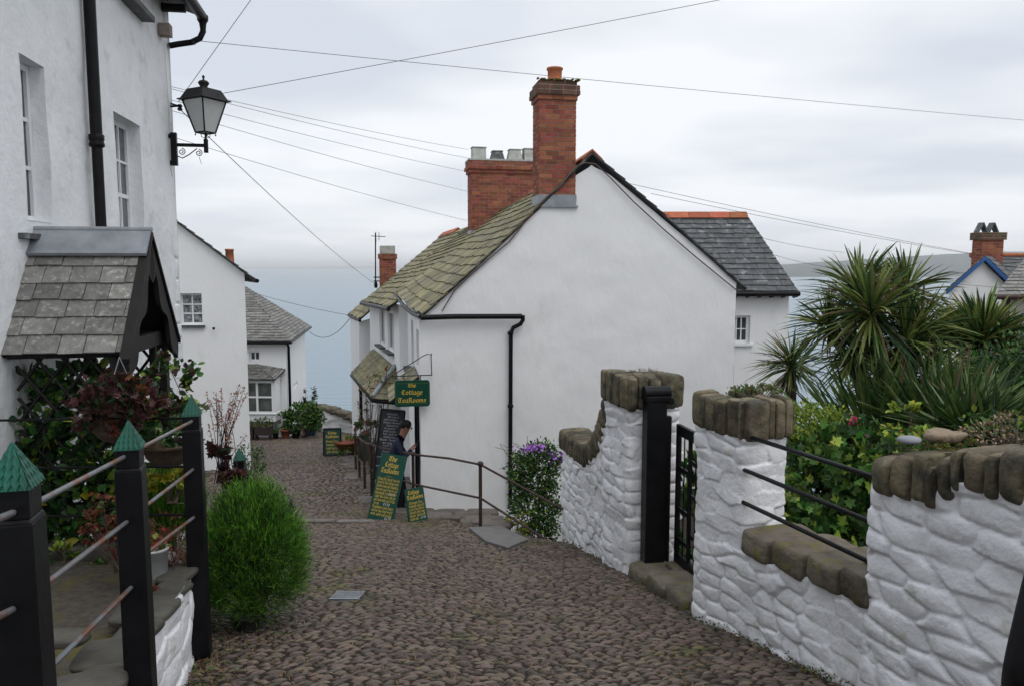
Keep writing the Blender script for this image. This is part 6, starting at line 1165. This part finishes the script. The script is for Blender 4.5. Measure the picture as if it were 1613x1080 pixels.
# clematis at the foot of the gable
rng = np.random.default_rng(81); root = shrub('clematis', 'bushy clematis with purple flowers on top at the foot of the big gable', 'climber', (.40, 11.3, -4.6), [el(848, 745, 11.2, .38, .3, .42), el(845, 795, 11.2, .40, .3, .40), el(860, 720, 11.2, .30, .2, .22), el(820, 740, 11.3, .2, .15, .28), el(862, 820, 11.0, .3, .2, .3), el(840, 840, 11.1, .3, .2, .25)], 6500, .048, [leaf_mid, leaf_dark, leaf_lime], 81, mix=[.50, .42, .08], clump=.15, shell=.45)
P_ = np.concatenate([np.array(A3(835, 706, 11.05))+rng.normal(size=(70, 3))*[.12, .08, .035], np.array(A3(873, 716, 11.0))+rng.normal(size=(30, 3))*[.07, .06, .04]]); leaves('flower', P_, rng.normal(size=(100, 3))+[0, -1, .4], .055, purple, root, rng, 'oval', 1.2)
q = MB()
for k in range(14): p = np.array(A3(*[(805+rng.random()*30), 730, 11.35])); q.tube([p, p+rng.normal(size=3)*.12+[-.05, 0, .1], p+rng.normal(size=3)*.2+[-.08, 0, .2]], .004, 4, 0, False)
q.build('tendril', bark, root)
shrub('yellow_spurge', 'small yellow-green plant growing under the lower railing beside the grey slab', 'plant', (.02, 10.95, -4.4), [el(815, 815, 10.9, .17, .12, .10), el(805, 828, 10.9, .12, .1, .12), el(825, 835, 10.7, .1, .1, .07)], 320, .038, [leaf_yel, leaf_lime, leaf_mid], 82, mix=[.35, .4, .25], stems=10, stemr=.004)
# ---- garden on the right
shrub('leafy_border_plants', 'dense mass of dark green lobed leaves filling the gap behind the black rails', 'shrub', (2.6, 6.4, -2.9), [el(1290, 790, 6.6, .5, .5, .45), el(1360, 740, 6.8, .55, .5, .40), el(1330, 850, 6.4, .5, .4, .35), el(1265, 860, 6.5, .35, .35, .35), el(1420, 740, 6.6, .5, .4, .3), el(1300, 720, 7.2, .4, .3, .25)], 4200, .095, [leaf_mid, leaf_dark, leaf_lime], 90, 'lobed', 1, mix=[.58, .24, .18], clump=.15, shell=.4, stems=30)
shrub('lime_spurge', 'fine lime green bushy plant just right of the flat-topped white pillar', 'shrub', (2.9, 7.4, -2.6), [el(1275, 668, 7.4, .30, .3, .24), el(1308, 685, 7.4, .26, .3, .30), el(1262, 720, 7.3, .22, .25, .3), el(1290, 740, 7.1, .25, .2, .2)], 5600, .034, [leaf_lime, leaf_mid], 91, mix=[.85, .15], clump=.13, stems=30, stemr=.004)
rng = np.random.default_rng(92); root = shrub('rose_bush', 'rose bush with one bright pink flower in front of the spiky palms', 'shrub', (3.3, 7.0, -2.5), [el(1350, 690, 7.0, .28, .25, .17), el(1320, 700, 7.1, .2, .2, .15), el(1385, 690, 6.9, .2, .2, .13)], 700, .055, [leaf_mid, leaf_dark, leaf_red], 92, mix=[.55, .35, .10], stems=18, stemr=.004)
P_ = np.array(A3(1344, 662, 6.9))+rng.normal(size=(26, 3))*.012; leaves('flower', P_, rng.normal(size=(26, 3))+[0, -.6, .5], .035, pink, root, rng, 'oval', 1.3); P_ = np.array(A3(1419, 678, 6.5))+rng.normal(size=(8, 3))*.008; leaves('red_bud', P_, rng.normal(size=(8, 3)), .02, mat('orange_red_petal', (.6, .08, .03), None), root, rng)
shrub('golden_shrub', 'small golden green leafy shrub rising behind the grey pebble on the near wall', 'shrub', (3.0, 5.8, -2.0), [el(1425, 650, 5.8, .13, .12, .10), el(1415, 675, 5.8, .15, .12, .08), el(1440, 680, 5.7, .13, .12, .07), el(1470, 690, 5.4, .13, .1, .05)], 330, .052, [leaf_lime, leaf_yel, leaf_mid], 93, mix=[.6, .12, .28], stems=14, stemr=.004)
def fan_head(root, c, r, n, rng, zmin=-.75, w=.030, mats=None, name='leaf_head', droop=.12, lean=(0, 0, 0), dead=.03):
    d = rnd_dirs(n*3, rng)+np.array([0, 0, .18])+np.array(lean); d /= np.linalg.norm(d, axis=1)[:, None]; d = d[d[:, 2] > zmin][:n]; m = len(d)
    mi = rng.choice(3, m, p=[.66, .34-dead, dead]); mi = np.where((d[:, 2] < -.45) & (rng.random(m) < .18), 2, mi)
    return straps(name, np.array(c)+d*.05+np.stack([0*d[:, 0], 0*d[:, 0], rng.uniform(-.08, .08, m)], -1), d, r*rng.uniform(.72, 1.08, m), w*rng.uniform(.8, 1.2, m), droop+rng.random(m)*.14, mats or [leaf_cord, leaf_dark, leaf_dead], root, rng, k=7, mi=mi)
rng = np.random.default_rng(95); base = np.array(A3(1405, 800, 9.4)); base[2] = gz(9.4)-.1; root = thing('cordyline_palm', 'large many-headed cabbage palm with sword leaves in the middle of the garden', 'palm', base)
heads = [((1372, 495), 9.1, .92, 210), ((1352, 462), 9.6, .80, 150), ((1425, 462), 9.6, .78, 140), ((1306, 515), 9.5, .66, 140), ((1450, 520), 9.2, .72, 140), ((1425, 545), 9.0, .74, 150), ((1345, 560), 9.3, .66, 130), ((1400, 600), 9.4, .62, 110), ((1470, 590), 9.4, .66, 110)]
q = MB(); fork = base+[.05, .05, 1.5]; q.tube([base, base+[.02, 0, .8], fork], [.13, .11, .10], 10)
for (uv, Y, r, n) in heads: c = np.array(A3(*uv, Y)); q.tube([fork, (fork+c)/2+[0, 0, -.12], c], [.075, .065, .05], 8)
q.build('trunk', bark, root)
for (uv, Y, r, n) in heads: fan_head(root, A3(*uv, Y), r*.92, n, rng, w=.034)
P_, O, _c = blobs(rng, [el(1400, 462, 8.85, .14, .1, .22), el(1308, 465, 9.3, .08, .08, .14), el(1460, 480, 9.1, .08, .08, .16)], 900, .1, .25); leaves('dead_flowers', P_, O, .045, leaf_dead, root, rng, 'blade', .10)
rng = np.random.default_rng(96); base = np.array(A3(1242, 740, 10.8)); base[2] = -3.9; c = np.array(A3(1247, 575, 10.8)); root = thing('small_cordyline_palm', 'small single-headed cabbage palm standing left of the large one, near the cottage wing', 'palm', base); q = MB(); q.tube([base, (base+c)/2+[.04, 0, 0], c], [.08, .07, .06], 10); q.build('trunk', bark, root); fan_head(root, c, .62, 190, rng, w=.026)
d = rng.normal(size=(110, 3))*.35+[-.15, 0, -1]; straps('dead_leaves', np.tile(c-[0.0, 0, .05], (110, 1)), d, .42, .016, .0, leaf_dead, root, rng, k=4)
rng = np.random.default_rng(97); base = np.array(A3(1540, 640, 11.5)); root = thing('broad_cordyline_palm', 'dense dark green sword-leaved palm at the right in front of the cream cottage', 'palm', base); c = np.array(A3(1545, 540, 11.4))
q = MB(); q.tube([base-[0, 0, 1.5], base, c], [.12, .1, .08], 10); q.build('trunk', bark, root); fan_head(root, c, .95, 330, rng, -.35, .045, [leaf_cord, leaf_dark, leaf_dead], lean=(0, 0, .6), dead=.02); fan_head(root, np.array(A3(1575, 560, 11.3)), .75, 240, rng, -.3, .045, lean=(.2, 0, .3), dead=.03); fan_head(root, np.array(A3(1510, 540, 11.5)), .7, 160, rng, -.2, .04, lean=(-.1, 0, .5), dead=.02)
def flax(name, label, u, v, Y, L, n, seed, spread=.55, w=.045, lean=0.0):
    rng = np.random.default_rng(seed); b = np.array(A3(u, v, Y)); root = thing(name, label, 'plant', b); a = rng.uniform(0, 2*math.pi, n); t = rng.random(n)**.7*spread; d = np.stack([np.cos(a)*np.sin(t*1.5)+lean, np.sin(a)*np.sin(t*1.5)*.7, np.cos(t*1.5)], -1)
    straps('blades', b+rng.normal(size=(n, 3))*[.12, .1, .03], d, L*rng.uniform(.55, 1.05, n), w*rng.uniform(.7, 1.2, n), .06+.22*rng.random(n)*t, [leaf_phor, leaf_dark, leaf_dead], root, rng, k=7, mi=rng.choice(3, n, p=[.7, .26, .04])); return root
flax('flax_clump', 'dark upright flax clump below the large palm, its blades fanning left', 1385, 735, 8.4, 1.45, 420, 98, .95, .048, -.12); flax('flax_clump', 'dark upright flax clump right of the large palm base, blades fanning up', 1490, 710, 8.0, 1.35, 380, 99, .8, .045, .10); flax('flax_clump', 'lower flax clump with arching blades behind the rough brown rock', 1530, 690, 6.9, .80, 260, 100, .9, .035, .15)
shrub('dark_hedge', 'dark green dense hedge at the right edge below the cream cottage', 'hedge', (7.0, 9.5, -3.5), [el(1580, 650, 9.5, .9, .8, .65), el(1640, 640, 9.5, .9, .8, .8), el(1530, 690, 9.0, .7, .6, .45), el(1600, 590, 10.5, .8, .6, .35), el(1560, 610, 10.3, .7, .5, .4)], 16000, .06, [leaf_dark, leaf_mid, leaf_dead], 101, mix=[.66, .28, .06], clump=.16, shell=.5, stems=20)
shrub('garden_undergrowth', 'tangled low undergrowth of mixed leaves in front of the flax and hedge', 'shrub', (4.0, 6.8, -2.2), [el(1480, 720, 7.2, .7, .5, .25), el(1560, 700, 6.8, .7, .5, .22), el(1600, 690, 6.3, .5, .4, .2), el(1400, 710, 7.4, .6, .4, .25)], 3200, .06, [leaf_mid, leaf_dark, leaf_grey, leaf_lime], 102, mix=[.4, .35, .15, .10], stems=20)
shrub('dried_flower_plant', 'dry buff-coloured wispy plant spilling over the near wall top at the right edge', 'plant', A3(1580, 700, 3.9), [el(1560, 680, 4.0, .16, .12, .04), el(1600, 665, 4.0, .14, .12, .06), el(1590, 690, 3.85, .2, .1, .03), el(1530, 690, 4.1, .12, .1, .02)], 800, .016, [leaf_dead, leaf_grey, mat('buff_dry_flowers', (.42, .32, .22), (.32, .22, .16), 9, .9, island=.3)], 103, mix=[.35, .3, .35], stems=34, stemr=.0022)
shrub('moss_and_herbs', 'moss and small herbs growing between the coping stones beside the grey pebble', 'plant', A3(1465, 703, 3.85), [el(1460, 703, 3.85, .10, .07, .012), el(1490, 700, 3.9, .10, .07, .015), el(1540, 696, 3.9, .08, .06, .012)], 700, .011, [moss, leaf_lime, leaf_dead], 104, mix=[.6, .2, .2], stems=0)
shrub('pillar_top_plant', 'green sedum and moss growing on top of the flat-topped white pillar', 'plant', (1.75, 5.7, -1.0), [[1.80, 5.72, -.955, .20, .16, .05], [1.92, 5.75, -.94, .12, .1, .06], [1.70, 5.6, -.965, .16, .1, .02]], 900, .028, [leaf_grey, leaf_mid, moss, leaf_rust], 105, mix=[.45, .25, .22, .08], stems=16, stemr=.002)
shrub('pillar_top_weed', 'dry brown tuft of weed on top of the taller curved-wall pillar', 'plant', (1.36, 7.8, -1.07), [[1.36, 7.8, -1.065, .18, .2, .015]], 260, .03, [leaf_dead, moss], 106, mix=[.7, .3], tpl='blade', aspect=.12, stems=0)
rng = np.random.default_rng(107); root = shrub('calla_lily', 'green leaves and white lily flowers seen through the garden gate', 'plant', (2.35, 8.0, -3.1), [el(1085, 760, 8.4, .22, .3, .4), el(1078, 840, 8.2, .25, .3, .45), el(1100, 800, 8.0, .3, .3, .5), el(1060, 870, 8.4, .3, .3, .3)], 500, .15, [leaf_mid, leaf_lime, leaf_dark], 107, mix=[.5, .2, .3], stems=16)
for u, v in ((1089, 735), (1071, 718), (1096, 742)): q = MB(); c = A3(u, v, 7.9); q.lathe((c[0], c[1], c[2]-.06), [(.004, -.25), (.006, 0), (.02, .05), (.045, .10), (.04, .105), (.012, .05)], 12); q.build('flower', whitepet, root)
# drain grate and lane grating
gr = thing('drain_cover', 'small pale metal grating set into the cobbles in the foreground', 'drain cover', (-1.44, 6.5, gz(6.5))); q = MB(); tz = lambda y: gz(y)+.026; x0, x1, y0, y1 = -1.57, -1.33, 6.36, 6.66
slp = lambda x, y, dz=0: (x, y, tz(y)+dz)
q.hexa([slp(x0, y0, -.03), slp(x1, y0, -.03), slp(x1, y1, -.03), slp(x0, y1, -.03), slp(x0, y0, -.006), slp(x1, y0, -.006), slp(x1, y1, -.006), slp(x0, y1, -.006)]); q.build('pan', lead, gr); q = MB()
for k in range(13): x = x0+(x1-x0)*k/12; q.hexa([slp(x-.004, y0, -.006), slp(x+.004, y0, -.006), slp(x+.004, y1, -.006), slp(x-.004, y1, -.006), slp(x-.004, y0, .006), slp(x+.004, y0, .006), slp(x+.004, y1, .006), slp(x-.004, y1, .006)])
for a, b in ((y0, y0+.02), (y1-.02, y1)): q.hexa([slp(x0-.01, a, -.006), slp(x1+.01, a, -.006), slp(x1+.01, b, -.006), slp(x0-.01, b, -.006), slp(x0-.01, a, .008), slp(x1+.01, a, .008), slp(x1+.01, b, .008), slp(x0-.01, b, .008)])
q.build('bars', lead, gr)
rng = np.random.default_rng(120); C_ = []
def foot(x0, y0, x1, y1, n, sp=.05, up=.05):
    t = rng.random(n); k = vnoise(t*9, t*0, 3) > .35; t = t[k]; n = len(t); X = x0+(x1-x0)*t+rng.normal(size=n)*sp*.6-.03; Y = y0+(y1-y0)*t+rng.normal(size=n)*sp; C_.append(np.stack([X, Y, G(Y)+.01+up*rng.random(n)**2], -1))
foot(.66, 9.7, 1.13, 7.6, 420); foot(1.40, 5.9, 1.62, 5.4, 160); foot(1.60, 5.45, 2.0, 4.1, 520); foot(2.0, 4.1, 2.3, 3.3, 160); foot(-2.35, 5.0, -1.95, 4.2, 260, .08); foot(-2.5, 5.6, -1.6, 5.3, 500, .22, .02); foot(-2.0, 5.0, -1.7, 4.0, 700, .16, .02); foot(-1.3, 11.5, .5, 9.9, 260, .10); foot(-4.4, 13, -6.4, 18, 260, .12); foot(-.7, 11.2, -2.5, 14.3, 260, .1); foot(1.1, 7.45, 1.5, 5.9, 160, .06)
C_ = np.concatenate(C_); n = len(C_); leaves('weeds_and_litter', C_, rng.normal(size=(n, 3))*.8+[0, 0, .35], .022, [moss, leaf_dark, leaf_dead, leaf_mid], None, rng, 'oval', .8, rng.choice(4, n, p=[.35, .15, .38, .12]), kind='stuff')
# ================================================================== OVERHEAD CABLES
i0 = A3(281, 160, 9.95)
wire('overhead_cable', [i0, A3(700, -427, 8.6)], 'cable rising steeply from the lamp corner out of the top of the picture', .006)
wire('overhead_cable', [A3(282, 160, 9.95), A3(2100, -196, 12.0)], 'cable climbing gently from the lamp across the sky to the upper right', .0062, .06)
wire('overhead_cable', [A3(303, 64, 14), A3(2300, 242, 34)], 'long cable crossing the whole sky from the gutter, passing behind the orange chimney pot', .0085, .16)
for k, (a, b) in enumerate((((286, 140), (738, 236)), ((364, 162), (740, 250)), ((362, 180), (738, 271)), ((350, 196), (738, 302)), ((350, 238), (736, 348)))):
    b0_ = np.array(A3(*b, 19.3)); st = np.array(A3(258, a[1]-(b[1]-a[1])/(b[0]-a[0])*(a[0]-258), 11.6))
    wire('overhead_cable', [st, b0_], ('top', 'second', 'third', 'fourth', 'lowest')[k]+' of the five thin cables running from the tall cottage to the four-pot chimney', .0062, .05)
wire('overhead_cable', [A3(281, 170, 9.95), A3(590, 447, 25.2)], 'cable dropping from the street lamp to the far chimney aerial', .009, .12)
for k, (a, b, Y0, Y1) in enumerate((((985, 288), (1560, 405), 16, 20.5), ((1025, 305), (1540, 402), 16, 20.5), ((1180, 370), (1330, 398), 18, 22), ((1220, 402), (1330, 424), 18, 22), ((1340, 425), (1600, 455), 19, 20))):
    wire('overhead_cable', [A3(*a, Y0), A3(*b, Y1)], ('upper cable from the big gable roof to the blue-trimmed cottage', 'lower cable from the big gable roof to the blue-trimmed cottage', 'faint cable above the cottage wing running towards the palms', 'faint cable at eave height of the cottage wing running towards the palms', 'thin cable across the white wall of the blue-trimmed cottage')[k], .0075, .05)
wire('overhead_cable', [A3(405, 463, 27), A3(552, 497, 25)], 'thin cable over the sea between the bay window cottage and the end terrace eave', .011, .05)
wire('overhead_cable', [A3(487, 522, 30), A3(552, 500, 25)], 'looping cable sagging from the bay window cottage roof to the end terrace eave', .016, .42)
# a small telegraph fitting keeps the upper ends off the picture: poles stand outside the frame
# ================================================================== AIR
mb = MB(); bf = Fr(0, 0, 1, 0); x0, x1, y0_, y1_, z0_, z1_ = -61000, 61000, -150, 60500, -99, 205
mb.hexa([(x0, y0_, z0_), (x1, y0_, z0_), (x1, y1_, z0_), (x0, y1_, z0_), (x0, y0_, z1_), (x1, y0_, z1_), (x1, y1_, z1_), (x0, y1_, z1_)])
hm = bpy.data.materials.new('sea_air'); hm.use_nodes = True; t = hm.node_tree; t.nodes.clear(); o = nn(t, 'ShaderNodeOutputMaterial'); pv = nn(t, 'ShaderNodeVolumePrincipled'); pv.inputs['Color'].default_value = (.97, .985, 1, 1); pv.inputs['Density'].default_value = 7e-5; pv.inputs['Anisotropy'].default_value = .0; t.links.new(pv.outputs[0], o.inputs['Volume'])
mb.build('haze', hm, None, kind='stuff')
